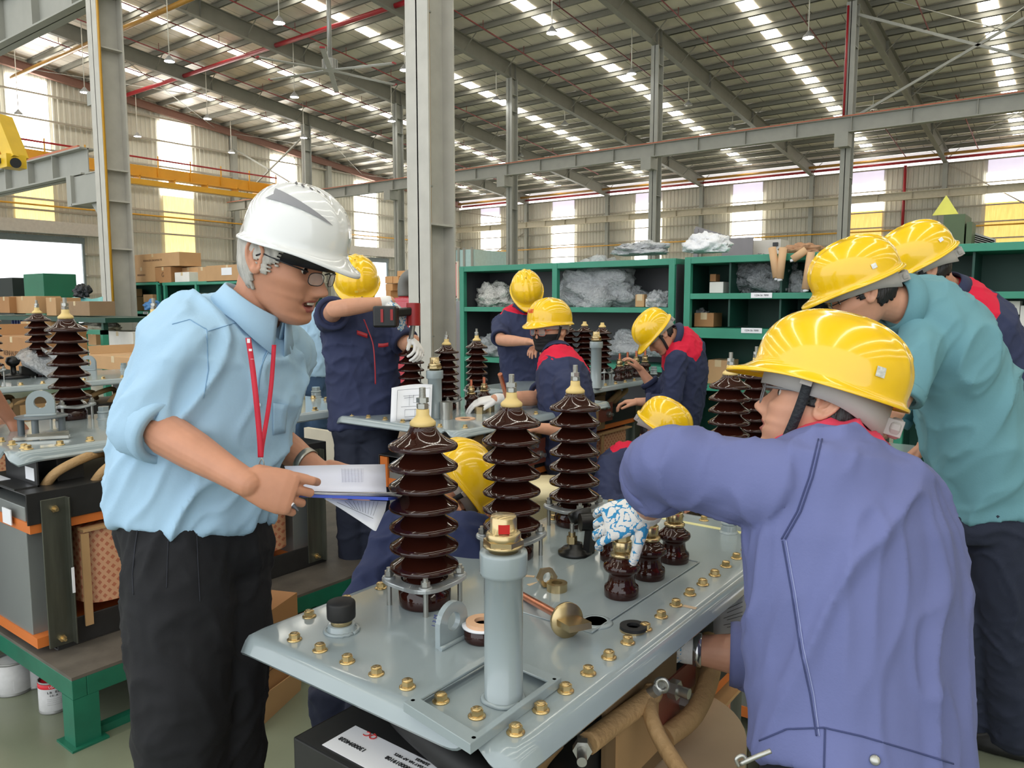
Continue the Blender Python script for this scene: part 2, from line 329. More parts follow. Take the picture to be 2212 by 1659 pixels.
# light strip of fixture on the left column
q=P(214,212,13.9); m=MB(); m.bx(q.x-.25,q.x+.2,q.y-.1,q.y+.1,q.z-.12,q.z+.12); m.bx(q.x-.28,q.x-.25,q.y-.08,q.y+.08,q.z-.1,q.z+.1,1)
for i in range(5): m.tube([q+V((.05*i,0,.1)),q+V((.05*i-.1,.02*i,.35)),q+V((.15,0,.3+.04*i)),q+V((.2,0,.1))],.008,n=5)
tag(m.build('junction_box',[steel,M('white_plastic',(232,232,226),.5)]),'grey metal junction box with loose wires fixed to the left steel column','junction box')
yb=6.93
runway(yb,7.0,7.95,-47.5,xl-.0+1.1,'crane_beam',wd=.34,st=1.7,rail=False)
m=MB(); zb0,zb1=4.02,4.52; xe=PY(172,340,yb).x
ibeam(m,(-47.5,yb,(zb0+zb1)/2),(xe+.35,yb,(zb0+zb1)/2),zb1-zb0,.3,stiff=1.15,tf=.03); m.bx(-47.5,xe+.25,yb-.14,yb-.1,zb1,zb1+.04,1)
struct(m.build('crane_beam',[steel,M('copper_conductor',(190,110,80),.5)]))
m=MB(); m.bx(xe-.1,xl,yb-.13,yb+.13,3.5,4.0); m.bx(xe-.16,xe+.02,yb-.2,yb+.2,3.45,4.02); m.bx(xe,xl,yb-.2,yb+.2,3.46,3.5); m.bx(xe+.5,xl-.1,yb-.15,yb+.15,4.0,4.02); m.prism([(0,0),(.5,0),(.5,-.45)],-.1,.1,(xl-.68,yb,3.47),X_,Z_,Y_); struct(m.build('beam_bracket',steel))
# crane bridge
q=PY(572,400,30.2); cr=thing('overhead_crane','yellow overhead travelling crane with red handrail cable in front of the left wall','crane',(q.x,18.7,6.5))
zt=PX(300,345,q.x).z; zb=PX(300,368,q.x).z; zt=8.95; zb=8.1
t1=PY(300,345,1); 
def cz(px,py): return PX(px,py,q.x).z
zt=(cz(300,348)+cz(540,402))/2; zb=(cz(300,368)+cz(540,425))/2
m=MB(); m.bx(q.x-.25,q.x+.25,7.3,30.9,zb,zt); m.build('girder',orange,cr)
m=MB(); m.bx(q.x+.35,q.x+.95,7.3,30.9,zb-.12,zb-.06); 
for i in range(12): m.bx(q.x+.3,q.x+.95,7.6+2*i,7.66+2*i,zb-.4,zb-.06); 
m.bx(q.x+1.0,q.x+1.35,7.3,30.9,zb-.62,zb-.34); m.build('walkway',orange,cr)
m=MB(); m.tube([(q.x+.3,7.3,zt+.42),(q.x+.3,30.9,zt+.42)],.05,n=8); m.build('cable_rail',redp,cr)
for i in range(13): MB().bx(q.x+.28,q.x+.33,7.4+1.95*i,7.46+1.95*i,zb,zt+.62).build('rail_post',orange,cr)
MB().bx(q.x-1.2,q.x+1.6,30.1,31.0,zb-.45,zb+.5).build('end_truck',orange,cr)
# lifting hook block at the far left, yellow
a=P(0,255,9.4); b=P(36,345,9.4); tr=thing('crane_trolley','bright yellow crane trolley arm with a cable wheel at the left picture edge','crane trolley',b)
MB().bar(a,b,.22,.16).build('arm',M('bright_yellow',(232,190,40),.4),tr); MB().box(P(28,350,9.4),(.22,.22,.16)).build('foot',M('bright_yellow',(232,190,40),.4),tr); MB().cyl(P(34,352,9.2),P(34,352,9.35),.06).build('wheel',M('black_rubber',(25,25,25),.6),tr)
MB().box(P(8,352,9.5),(.3,.3,.06)).build('base_frame',M('dark_iron',(60,58,52),.5),tr)
# ceiling fan
h=P(713,146,30); f=thing('ceiling_fan','large grey six blade ceiling fan hanging on a rod left of the tall centre column','fan',h)
MB().tube([h+Z_*.25,V((h.x,h.y,zr(h.y)-.2))],.09,n=10).build('rod',M('galvanized',(176,176,172),.4,metal=.5),f)
m=MB(); m.cyl(h-Z_*.12,h+Z_*.3,.27,n=20); [m.box(h+V((math.cos(i*PI/8)*.28,math.sin(i*PI/8)*.28,.1)),(.05,.05,.36),Matrix.Rotation(i*PI/8,3,'Z')) for i in range(16)]; m.build('motor',M('galvanized',(176,176,172),.4,metal=.5),f)
for i in range(6):
    t=math.radians(-22+60*i)+YAW; d=V((math.cos(t),math.sin(t),0)); m=MB(); m.bar(h+d*.2-Z_*.1,h+d*2.85-Z_*.16,.2,.03); m.build('blade',M('galvanized',(176,176,172),.4,metal=.5),f)
    MB().bar(h+d*2.85-Z_*.16,h+d*2.93-Z_*.16,.2,.05).build('blade_tip',redp,f)
# high bay lamps
lampm=M('lamp_glow',(255,255,255),.3,emit=LAMP_E,var=0); shade=M('lamp_shade',(150,150,148),.4); offm=M('lamp_off',(190,186,176),.4)
L0={}
def lamp(px,py,on,label):
    c=PZ(px,py,11.6); t=thing('high_bay_lamp',label,'ceiling lamp',c,'high bay lamps under the roof')
    if on not in L0:
        m=MB(); m.lathe([(.0,.0),(.2,.0),(.205,.02),(.2,.06),(.1,.16),(.05,.24)],c,n=20,mis=[1,0,0,0,0]); s_=m.build('lamp_head',[shade,lampm if on else offm],t,org=c); L0[on]=s_
    else: dup(L0[on],c,parent=t)
    MB().tube([c+Z_*.2,V((c.x,c.y,zr(c.y)-.2))],.022,n=6).build('rod',M('white_rod',(225,220,208),.5),t)
for px,py,on,lb in ((603,50,1,'lit high bay lamp at the top left, left of the fan rod'),(366,133,1,'lit high bay lamp hanging before the first roof rafter right of the left column'),(636,210,1,'lit high bay lamp below the left fan blade'),(183,200,1,'lit high bay lamp just left of the left steel column'),(40,247,0,'pale high bay lamp in front of the left wall window at the picture edge'),(297,295,1,'lit high bay lamp just right of the left steel column'),(448,257,1,'lit high bay lamp above the narrow left wall window'),(500,330,1,'lit low hanging high bay lamp left of the white hard hat'),(656,298,1,'lit high bay lamp in front of the column behind the white hard hat'),(846,262,1,'lit high bay lamp left of the tall centre column, lower of the two'),(874,152,1,'lit high bay lamp touching the left edge of the tall centre column'),(1192,72,1,'lit high bay lamp over the skylight strip, top right of the centre column'),(1364,160,1,'lit high bay lamp left of the second far column from the right'),(1072,218,1,'lit high bay lamp left of the far column behind the centre one'),(1746,82,1,'lit high bay lamp at the top right, left of the braced column'),(1220,270,0,'dark unlit high bay lamp right of the far column'),(1487,228,0,'unlit high bay lamp right of the second far column from the right'),(1582,278,0,'small dark high bay lamp just over the crane beam'),(1886,236,0,'pale unlit high bay lamp right of the braced column'),(1125,338,0,'dark high bay lamp by the far column, just over the crane beam')):
    lamp(px,py,on,lb)
# ================= transformers on their stands =================
greyp=M('grey_enamel',(148,160,163),.16,var=.03,scale=5,coat=.3,spec=.5); porc=M('brown_porcelain',(46,19,13),.05,var=.1,spec=.5); resin=M('cast_resin',(224,196,128),.45,var=.05)
zinc=M('zinc_yellow',(206,180,128),.25,metal=.8,var=.22,scale=60); silver=M('zinc_silver',(178,178,172),.3,metal=.8); brass=M('brass',(192,172,130),.25,metal=.9,var=.08,scale=30); copper=M('copper',(226,150,120),.25,metal=.9,var=.08,scale=30)
galv=M('cast_clamp',(182,186,186),.35,metal=.6,var=.12,scale=40); blackp=M('black_plastic',(18,18,18),.35,var=.1); darkst=M('dark_clamp_steel',(52,52,52),.4,metal=.35,var=.2,scale=8); core=M('core_lamination',(138,142,140),.35,metal=.4,var=.05,scale=3)
insul=M('orange_insulation',(204,112,48),.5); kraft=M('crepe_lead',(176,142,98),.7,var=.12,scale=12,bump=.4,bscale=80); board=M('pressboard',(178,142,98),.75,var=.06); plat=M('worn_platform_top',(92,86,78),.55,var=.3,scale=7,bump=.2,bscale=20); greenp=M('green_paint',(28,104,80),.4,var=.16,scale=8); white=M('paper_white',(235,236,240),.6,var=.02); ink=M('black_ink',(25,25,28),.6); redink=M('red_ink',(200,60,60),.6); blueink=M('blue_ink',(50,60,120),.6); rubber=M('black_rubber',(25,25,25),.6); rustc=M('red_brown_lug',(130,70,55),.5)
def diamond():
    m=M('diamond_paper',(202,152,116),.6,var=.06,scale=3); n=m.node_tree.nodes;l=m.node_tree.links;b=n['Principled BSDF']; tc=n['Texture Coordinate']; sp=n.new('ShaderNodeSeparateXYZ'); l.new(tc.outputs['Object'],sp.inputs[0])
    def mt(op,a,b_=None):
        q=n.new('ShaderNodeMath'); q.operation=op
        for i,x in enumerate((a,b_)):
            if x is None: continue
            if isinstance(x,(int,float)): q.inputs[i].default_value=x
            else: l.new(x,q.inputs[i])
        return q.outputs[0]
    h=mt('ADD',mt('MULTIPLY',sp.outputs[1],24.),mt('MULTIPLY',sp.outputs[0],24.)); z=mt('MULTIPLY',sp.outputs[2],26.)
    s=mt('LESS_THAN',mt('FRACT',mt('ADD',h,z)),.52); t=mt('LESS_THAN',mt('FRACT',mt('SUBTRACT',h,z)),.52); d=mt('MULTIPLY',s,t)
    mx=n.new('ShaderNodeMix');mx.data_type='RGBA';l.new(mt('MULTIPLY',d,.75),mx.inputs[0]);l.new(b.inputs['Base Color'].links[0].from_socket,mx.inputs[6]);mx.inputs[7].default_value=lin((168,84,58));l.new(mx.outputs[2],b.inputs['Base Color']); return m
dia=diamond()
def lid(parent,x0,x1,y0,y1,z,k,notch=True):
    th=.008*k; rings=[(0,0),(.010,0),(.017,-.0025),(.023,-.009),(.028,-.018),(.031,-.024)]; ins=.022*k
    X0,X1,Y0,Y1=x0+ins,x1-ins,y0+ins,y1-ins; base=[]; N=24
    # perimeter points with outward normals
    def side(a,b,n_): 
        for i in range(n_): t=i/n_; base.append((a[0]+(b[0]-a[0])*t,a[1]+(b[1]-a[1])*t))
    side((X0,Y0),(X1,Y0),60); side((X1,Y0),(X1,Y1),60); side((X1,Y1),(X0,Y1),60); side((X0,Y1),(X0,Y0),60)
    def ring(o,dz,low):
        out=[]
        for i,(x,y) in enumerate(base):
            nx=(-1 if x<=X0+1e-6 else (1 if x>=X1-1e-6 else 0)); ny=(-1 if y<=Y0+1e-6 else (1 if y>=Y1-1e-6 else 0))
            if nx and ny: nx*=.72; ny*=.72
            f=1
            if notch:
                for (cx,cy) in ((X1,Y0),(X0,Y1)):
                    if abs(y-cy)<1e-6: f-= .95*math.exp(-(((abs(x-cx)-.045*k))/(.022*k))**2)
                if nx and ny: f*=1.35
            out.append(V((x+nx*o*k,y+ny*o*k,z+dz*k*f+low)))
        return out
    m=MB(); top=[ring(o,d,0) for o,d in rings]; bot=[ring(o-.003 if i else 0,d,-th*(1 if i<3 else .6)) for i,(o,d) in enumerate(rings)]
    m.grid(top,closed=True); m.grid(bot[::-1],closed=True); m.grid([top[-1],bot[-1]],closed=True)
    n=len(base); kk=len(m.v); m.v+=top[0]; m.f.append(tuple(range(kk,kk+n))); m.m.append(0); m.sm.append(False)
    kk=len(m.v); m.v+=bot[0]; m.f.append(tuple(range(kk,kk+n))[::-1]); m.m.append(0); m.sm.append(False)
    return m.build('cover_plate',greyp,parent)
PR={}
def proto_bolt(parent,loc,k):
    key=('bolt',k)
    if key in PR: return dup(PR[key],loc,parent,rz=rnd.random()*2)
    m=MB(); o=V(loc); m.lathe([(0,0),(.0125*k,0),(.0125*k,.0015*k),(.009*k,.003*k)],o,n=20); m.hexa(o+Z_*.002*k,.0092*k,.0085*k); m.lathe([(.0078*k,.0105*k),(.007*k,.012*k),(0,.0122*k)],o,n=12)
    PR[key]=m.build('bolt',zinc,parent,org=o); return PR[key]
def bushing(parent,loc,k,stud=True,name='bushing'):
    key=('bush',k,stud)
    if key in PR: return dup(PR[key],loc,parent)
    o=V(loc); pr=[(0,0),(.047,0),(.049,.004),(.049,.028),(.045,.031),(.045,.044),(.040,.052),(.036,.056),(.032,.060),(.031,.068)]
    for i in range(7):
        z=.078+.0378*i; pr+=[(.031,z-.004),(.034,z-.002),(.045,z-.003),(.056,z-.0070),(.0605,z-.0092),(.0632,z-.0085),(.0645,z-.005),(.0636,z-.0015),(.0580,z+.0025),(.0490,z+.0080),(.0405,z+.0140),(.0345,z+.0200),(.0315,z+.0245),(.031,z+.027)]
    pr=pr[:-6]+[(.0585,.3075),(.050,.3115),(.041,.3165),(.033,.3225),(.0275,.3290),(.0245,.3340),(.0240,.338),(0,.338)]
    b=MB().lathe([(r*k,z*k) for r,z in pr],o,n=48).build(name,porc,parent,org=o)
    m=MB(); m.lathe([(r*k,z*k) for r,z in ((0,.338),(.0225,.338),(.0240,.340),(.0240,.345),(.0215,.348),(.0155,.353),(.0122,.358),(.0118,.368),(.011,.369),(0,.369))],o,n=32); q=m.build('terminal_cap',resin,b)
    if stud:
        m=MB(); m.hexa(o+Z_*.370*k,.0115*k,.009*k); m.hexa(o+Z_*.381*k,.0115*k,.009*k,rot=.3); m.cyl(o+Z_*.36*k,o+Z_*.408*k,.0058*k,n=12)
        for i in range(12): m.lathe([(.0058*k,0),(.0064*k,.0008*k),(.0058*k,.0016*k)],o+Z_*(.3895+.0016*i)*k,n=12)
        m.build('terminal_stud',silver,b)
    # clamp frame: wavy four lobed plate on studs
    m=MB(); zt=.050*k; hi=.008*k; ring=[]
    N=64
    for i in range(N):
        t=2*PI*i/N; rr=.0655+.010*math.cos(4*(t-PI/4)) +.004*abs(math.cos(2*(t-PI/4)))**6; ring.append((t,rr*k))
    for zz in (0,):
        outer=[o+V((math.cos(t)*r,math.sin(t)*r,zt+.004*k*math.cos(4*(t-PI/4)))) for t,r in ring]; inner=[o+V((math.cos(t)*.044*k,math.sin(t)*.044*k,zt+.001*k)) for t,r in ring]
        lo=[p-Z_*hi for p in outer]; li=[p-Z_*hi for p in inner]; cl=lambda a:a
        m.grid([inner,outer,lo,li,inner],closed=True,sm=False)
    for i in range(4):
        t=PI/4+i*PI/2; p=o+V((math.cos(t)*.066*k,math.sin(t)*.066*k,0)); m.lathe([(.0065*k,.044*k),(.011*k,.046*k),(.0125*k,.053*k),(.0125*k,.056*k)],p,n=12)
    q=m.build('clamp_frame',galv,b,bev=.0015*k)
    for i in range(4):
        t=PI/4+i*PI/2; p=o+V((math.cos(t)*.066*k,math.sin(t)*.066*k,0)); m=MB(); m.cyl(p,p+Z_*.072*k,.0048*k,n=10); m.hexa(p+Z_*.057*k,.0085*k,.009*k); m.build('clamp_stud',silver,b)
    PR[key]=b; return b
def small_bushing(parent,loc,k,nut=True,rod=.155,name='low_voltage_bushing'):
    key=('small',k,nut,rod)
    if key in PR: return dup(PR[key],loc,parent)
    o=V(loc); sc=lambda L:[(r*k,z*k) for r,z in L]
    b=MB().lathe(sc([(0,0),(.030,0),(.033,.004),(.0335,.016),(.0325,.022),(.0275,.026),(.0255,.034),(.0245,.044),(.0265,.049),(.033,.053),(.0358,.059),(.034,.065),(.026,.071),(.0205,.077),(.0195,.080),(0,.080)]),o,n=40).build(name,porc,parent,org=o)
    m=MB(); m.lathe(sc([(0,.079),(.0195,.079),(.0225,.082),(.0225,.086),(.020,.088),(.013,.089),(.013,.093),(0,.093)]),o,n=32); m.lathe(sc([(0,.092),(.018,.092),(.0185,.0925),(.0185,.110),(.018,.1105),(0,.1105)]),o,n=32); m.build('brass_collar',brass,b)
    if nut: MB().hexa(o+Z_*.1105*k,.0155*k,.012*k).build('brass_nut',brass,b,bev=.001)
    m=MB(); m.cyl(o+Z_*.11*k,o+Z_*rod*k,.0068*k,n=14); z=.124
    while z<rod-.003: m.lathe([(.0068*k,0),(.0076*k,.0009*k),(.0068*k,.0018*k)],o+Z_*z*k,n=14); z+=.0018
    m.build('copper_stem',copper,b); PR[key]=b; return b
def tube_neck(parent,loc,k,H,r=.0275):
    o=V(loc); b=MB().lathe([(x*k,z*k) for x,z in ((0,0),(r*1.12,0),(r*1.1,.003),(r,.005),(r,H-.035),(r*1.2,H-.032),(r*1.23,H-.028),(r*1.23,H-.003),(r*1.2,H),(r*.9,H),(0,H))],o,n=40).build('filler_tube',greyp,parent,org=o)
    m=MB(); m.lathe([(x*k,(H+z)*k) for x,z in ((0,0),(.021,0),(.021,.006),(.0285,.007),(.0285,.010),(.021,.011))],o,n=32); m.hexa(o+Z_*(H+.009)*k,.0285*k,.008*k); m.lathe([(x*k,(H+z)*k) for x,z in ((.024,.016),(.0245,.017),(.0245,.026),(.022,.028),(.0190,.028),(.0186,.048),(.0172,.051),(0,.0515))],o,n=36); q=m.build('indicator_cap',brass,b)
    return b
def cap_black(parent,loc,k):
    o=V(loc); b=MB().lathe([(x*k,z*k) for x,z in ((0,0),(.030,0),(.027,.003),(.0235,.005),(.0235,.012),(.022,.013),(0,.013))],o,n=32).build('vent_socket',greyp,parent,org=o)
    MB().lathe([(x*k,z*k) for x,z in ((.018,.012),(.0185,.018),(.019,.022),(.017,.023))],o,n=28).build('brass_ring',brass,b)
    MB().lathe([(x*k,z*k) for x,z in ((0,.021),(.021,.021),(.024,.024),(.0245,.027),(.0245,.049),(.0235,.0515),(.020,.0535),(0,.054))],o,n=36).build('rubber_cap',rubber,b); return b
def lug(parent,loc,k,ax=Y_):
    o=V(loc); n=ax.cross(Z_).normalized(); R=.040*k; pts=[(-R,0),(R,0)]+[(R*math.cos(t),.040*k+R*math.sin(t)) for t in [PI*i/20 for i in range(21)]]
    m=MB(); a=[]; hole=[(.018*k*math.cos(2*PI*i/32),.042*k+.018*k*math.sin(2*PI*i/32)) for i in range(32)]
    out=[]
    for i in range(32):
        t=2*PI*i/32; dx,dy=math.cos(t),math.sin(t)
        if dy>=0: p=(R*dx,.040*k+R*dy)
        else:
            s=min(R/max(abs(dx),1e-6),.040*k/abs(dy)); p=(dx*s,.040*k+dy*s)
        out.append(p)
    W=lambda p,h:o+ax*p[0]+Z_*p[1]+n*h
    for h0,h1 in ((.006*k,-.006*k),):
        A=[W(p,h0) for p in out];B=[W(p,h0) for p in hole];A2=[W(p,h1) for p in out];B2=[W(p,h1) for p in hole]
        m.grid([A,B,B2,A2,A],closed=True,sm=False)
    b=m.build('lifting_lug',greyp,parent,org=o)
    MB().tube([o+ax*(R*1.1*(i/6-.5)*2)+n*.010*k+Z_*.003 for i in range(7)],.005*k,n=8).build('weld_bead',greyp,b); return b
def plug(parent,loc,k):
    o=V(loc); m=MB(); m.lathe([(x*k,z*k) for x,z in ((0,0),(.024,0),(.021,.004),(.0195,.005),(.0195,.018),(.018,.019),(.018,.021),(.0205,.022),(.0205,.026),(.018,.028))],o,n=28); m.hexa(o+Z_*.027*k,.018*k,.016*k); return m.build('grey_plug',greyp,parent,org=o,bev=.001)
def core_set(parent,x0,x1,y0,y1,zb,zt,z_lid,lead=True,posts=True):
    """laminated core, clamps, windings and leads under a cover; x1 is the open long side"""
    h=zt-zb; L=y1-y0
    MB().bx(x0+.05,x1-.05,y0,y0+.16,zb+.03,zt-.06).build('core_limb',core,parent,bev=.003)
    MB().bx(x0+.05,x1-.05,y1-.16,y1,zb+.03,zt-.06).build('core_limb',core,parent,bev=.003)
    MB().bx(x0+.09,x1-.09,y0+.12,y1-.12,zt-.16,zt-.05).build('core_yoke',core,parent)
    m=MB(); m.bx(x0-.01,x1+.01,y0-.015,y1+.015,zt-.006,zt); m.bx(x1+.004,x1+.01,y0-.015,y1+.015,zt-.12,zt); m.bx(x0-.01,x0-.004,y0-.015,y1+.015,zt-.12,zt); m.build('top_clamp',darkst,parent,bev=.003)
    m=MB(); m.bx(x1+.004,x1+.012,y0+.06,y1,zb+.005,zb+.11); m.bx(x0-.012,x0-.004,y0+.06,y1,zb+.005,zb+.11); m.bx(x0-.01,x1+.01,y0+.06,y1,zb,zb+.006); m.build('bottom_clamp',darkst,parent,bev=.003)
    m=MB(); m.bx(x0,x1+.002,y0-.005,y1+.005,zt-.155,zt-.115); m.bx(x0,x1+.002,y0-.005,y1+.005,zb+.03,zb+.07); m.bx(x0,x0+.05,y0-.012,y0,zt-.16,zt-.01); m.build('insulation_strip',insul,parent)
    for yy in (y0+.075,y1-.075):
        m=MB(); m.bx(x1+.012,x1+.018,yy-.045,yy+.045,zb+.02,zt-.03); m.bx(x1+.012,x1+.05,yy+.04,yy+.046,zb+.02,zt-.03); q=m.build('side_channel',M('oily_steel',(96,98,88),.3,metal=.6,var=.3,scale=4,stretch=(6,6,.6)),parent,bev=.002)
        m=MB()
        for zz in (zb+.05,zt-.07): m.cyl((x1+.018,yy,zz),(x1+.028,yy,zz),.014,n=6,sm=False); m.cyl((x1,yy,zz),(x1+.05,yy,zz),.006,n=8)
        m.build('clamp_bolt',zinc,q)
    n=2 if L>1.1 else 2; w_=(L-.36)/n
    for i in range(n):
        a=y0+.18+i*w_; b=a+w_-.02; c=((x0+x1)/2,(a+b)/2); rx=(x1-x0)/2+.02; ry=(b-a)/2; ring=[]
        for zz in (zb+.14,zt-.18):
            rr=[]
            for j in range(40):
                t=2*PI*j/40; ct,st=math.cos(t),math.sin(t); e=.38; rr.append(V((c[0]+rx*math.copysign(abs(ct)**e,ct),c[1]+ry*math.copysign(abs(st)**e,st),zz)))
            ring.append(rr)
        m=MB(); m.grid(ring,closed=True); kk=len(m.v)
        for r_,rv in ((ring[0],1),(ring[1],0)): m.add(r_,[tuple(range(40))[::-1] if rv else tuple(range(40))])
        m.build('winding',dia,parent)
        m=MB(); m.bx(x1+.022,x1+.03,a-.02,a+.01,zb+.07,zt-.19); m.bx(x1-.02,x1+.03,a-.01,b,zt-.185,zt-.175); m.build('pressboard_strip',board,parent)
    # terminal board and lugs on the long side
    ym=(y0+y1)/2
    m=MB(); m.bx(x1+.02,x1+.03,ym-.30,ym+.02,zt-.14,zt+.10); m.bx(x1+.03,x1+.036,ym-.26,ym-.08,zt-.10,zt+.05,1); m.build('terminal_board',[M('dark_pressboard',(120,96,66),.7),board],parent)
    for dy,dz in ((-.02,.02),(.05,-.04)):
        m=MB(); m.cyl((x1+.03,ym+dy,zt+dz),(x1+.055,ym+dy,zt+dz),.022,n=6,sm=False); m.cyl((x1+.055,ym+dy,zt+dz),(x1+.08,ym+dy,zt+dz),.012,n=12); m.build('terminal_bolt',silver,parent)
    MB().bx(x1+.028,x1+.034,ym-.08,ym+.12,zt-.09,zt+.04).build('terminal_lug',rustc,parent)
    if lead:
        r2=random.Random(int(x1*100))
        for i in range(7):
            y_=y0+.1+L*.8*i/7; xx=x1-.05-.1*r2.random(); m=MB()
            pts=[V((xx,y_,zt-.02)),V((xx+.06,y_+.03,zt+.05)),V((xx+.05,y_+.15,zt+.09)),V((xx-.08,y_+.28,zt+.06+.04*r2.random())),V((xx-.16,y_+.34,zt+.02))]
            m.tube(smooth(pts),.019,n=8); m.build('lead_cable',kraft,parent)
    if posts:
        for yy in (y0+.2,y1-.2):
            m=MB(); m.bx(x0+.12,x1-.12,yy-.05,yy+.05,zt,z_lid-.012); m.build('lid_support',darkst,parent,bev=.002)
def smooth(pts,n=5):
    out=[]; P_=[pts[0]]+list(pts)+[pts[-1]]
    for i in range(1,len(P_)-2):
        a,b,c,d=P_[i-1:i+3]
        for j in range(n):
            t=j/n; out.append(.5*((2*b)+(c-a)*t+(2*a-5*b+4*c-d)*t*t+(3*b-a-3*c+d)*t**3))
    out.append(pts[-1]); return out
# ---------- front transformer ----------
ZL=.928; K=1.2
def L_(x,y,z=ZL): return PZ(x,y,z)
T1=thing('transformer','grey transformer lid in the foreground with three tall brown bushings and gold flanged bolts','transformer',(-1.0,1.55,0))
XR,XL,YN,YF=-.642,-1.352,.864,2.275
lid(T1,XL,XR,YN,YF,ZL,K)
bx_=[-1.305+.0800*i for i in range(9)]
for i in range(8): proto_bolt(T1,(XR-.042-.0795*i,.914,ZL),K)
for i in range(15): proto_bolt(T1,(XR-.048-.002*i,.992+.0785*i,ZL),K)
for i in range(7): proto_bolt(T1,(XR-.12-.083*i,2.222,ZL),K)
for i in range(12): proto_bolt(T1,(XL+.042,1.005+.105*i,ZL),K)
for (x,y) in ((918,1302),(1105,1202),(1240,1132)): 
    p=L_(x,y); bushing(T1,(p.x,p.y+.0,ZL),K)
for i,(x,y) in enumerate(((1342,1288),(1401,1248),(1455,1213))):
    p=L_(x,y); small_bushing(T1,(p.x,p.y,ZL),K)
p=L_(1335,1218); small_bushing(T1,(p.x-.02,p.y+.02,ZL),K,nut=False,rod=.112)
p=L_(1088,1510); H=(PY(1088,1190,p.y).z-ZL)/K; tb=tube_neck(T1,(p.x,p.y,ZL),K,H)
m=MB(); c=V((p.x,p.y,ZL+(H+.036)*K)); dr=(O-c); dr.z=0; dr.normalize(); sd=dr.cross(Z_); m.box(c+dr*.0170*K-sd*.001,(.006,.019,.015),Matrix((dr,sd,Z_)).transposed()); m.build('red_window',M('red_glass',(190,30,25),.2),tb)
m=MB(); rw=[]; 
for i in range(40): t=2*PI*i/40; rw.append(V((p.x+math.cos(t)*.0345*(1+.06*math.sin(7*t)),p.y+math.sin(t)*.0345*(1+.06*math.sin(5*t)),ZL+.003)))
m.tube(rw+[rw[0]],.0045,n=6); m.build('weld_bead',greyp,tb)
p=L_(738,1362); cb=cap_black(T1,(p.x,p.y,ZL),K)
m=MB(); rw=[V((p.x+math.cos(2*PI*i/36)*.034*(1+.07*math.sin(3*i)),p.y+math.sin(2*PI*i/36)*.034,ZL+.002)) for i in range(36)]; m.tube(rw+[rw[0]],.004,n=6); m.build('weld_bead',greyp,cb)
p=L_(976,1386); lg=lug(T1,(p.x,p.y,ZL),K*.87)
text('1 3 M','marking',blueink,.012,V((p.x,p.y-.0482,ZL+.06)),X_*.3+Z_,-X_,lg)
p=L_(1043,1380); m=MB(); m.lathe([(0,0),(.036,0),(.038,.004),(.038,.026),(.034,.028),(.016,.028),(.015,.01),(0,.01)],(p.x,p.y,ZL),n=32); q=m.build('bushing_seat',porc,T1,org=V((p.x,p.y,ZL)))
MB().lathe([(.016,.028),(.042,.028),(.042,.031),(.016,.031),(.016,.028)],(p.x,p.y,ZL),n=32).build('white_gasket',white,q); MB().lathe([(.017,.031),(.034,.031),(.034,.039),(.017,.039),(.017,.031)],(p.x,p.y,ZL),n=32,sm=False).build('fibre_washer',M('tan_fibre',(222,178,142),.6),q)
p=L_(1287,1345); m=MB(); m.lathe([(0,.0042),(.0238,.0042)],(p.x,p.y,ZL),n=32); q=m.build('port_shade_disc',M('hole_shade',(8,8,8),.8),T1,org=V((p.x,p.y,ZL)))  # flat dark disc on the lid, painted as the shade inside the port
MB().lathe([(.0235,.0),(.0235,.004),(.026,.005),(.034,.003),(.037,0)],(p.x,p.y,ZL),n=32).build('port_rim',greyp,q)
a=L_(1514,1218);b=L_(1300,1392); m=MB(); m.bx(a.x-.26,a.x-.006,b.y+.03,a.y,ZL,ZL+.0025); m.build('raised_pad',greyp,T1,bev=.002)
m=MB(); m.tube([V((a.x-.006,b.y+.03+(a.y-b.y-.03)*i/30,ZL+.003)) for i in range(31)]+[V((a.x-.02-.02*i,a.y+.001,ZL+.003)) for i in range(8)],.0022,n=6); m.build('weld_bead',greyp,T1)
p=L_(1574,1150); plug(T1,(p.x,p.y,ZL),K)
p=L_(1466,1117); m=MB(); o=V((p.x,p.y,ZL)); m.lathe([(0,0),(.014,0),(.014,.004)],o,n=20); m.hexa(o+Z_*.004,.014,.014); m.hexa(o+Z_*.02,.012,.01); m.cyl(o,o+Z_*.045,.008); m.build('earth_stud',silver,T1,org=o)
# black switch head with a brass spindle
p=L_(1242,1196); o=V((p.x,p.y,ZL)); m=MB(); m.lathe([(0,0),(.046,0),(.046,.008),(.036,.010),(.036,.016),(.02,.018),(.02,.03),(.012,.03)],o,n=28); q=m.build('switch_base',blackp,T1,org=o)
m=MB(); m.bar(o+V((.03,.02,.0)),o+V((.034,.03,.085)),.03,.02); m.cyl(o+V((.015,-.0,.09)),o+V((.055,.045,.09)),.024); m.lathe([(0,0),(.03,0),(.034,.03),(.03,.035),(0,.035)],o+V((-.005,.045,.075)),n=24,ax=V((-.35,.1,.7))); m.build('switch_lever',blackp,q)
m=MB(); m.cyl(o+V((-.005,-.008,.018)),o+V((-.005,-.008,.06)),.010,n=12); m.cyl(o+V((-.005,-.008,.03)),o+V((-.005,-.008,.05)),.014,n=6,sm=False); m.build('brass_spindle',brass,q); MB().cyl(o+V((-.005,-.008,.06)),o+V((-.005,-.008,.085)),.006,n=10).build('steel_pin',silver,q)
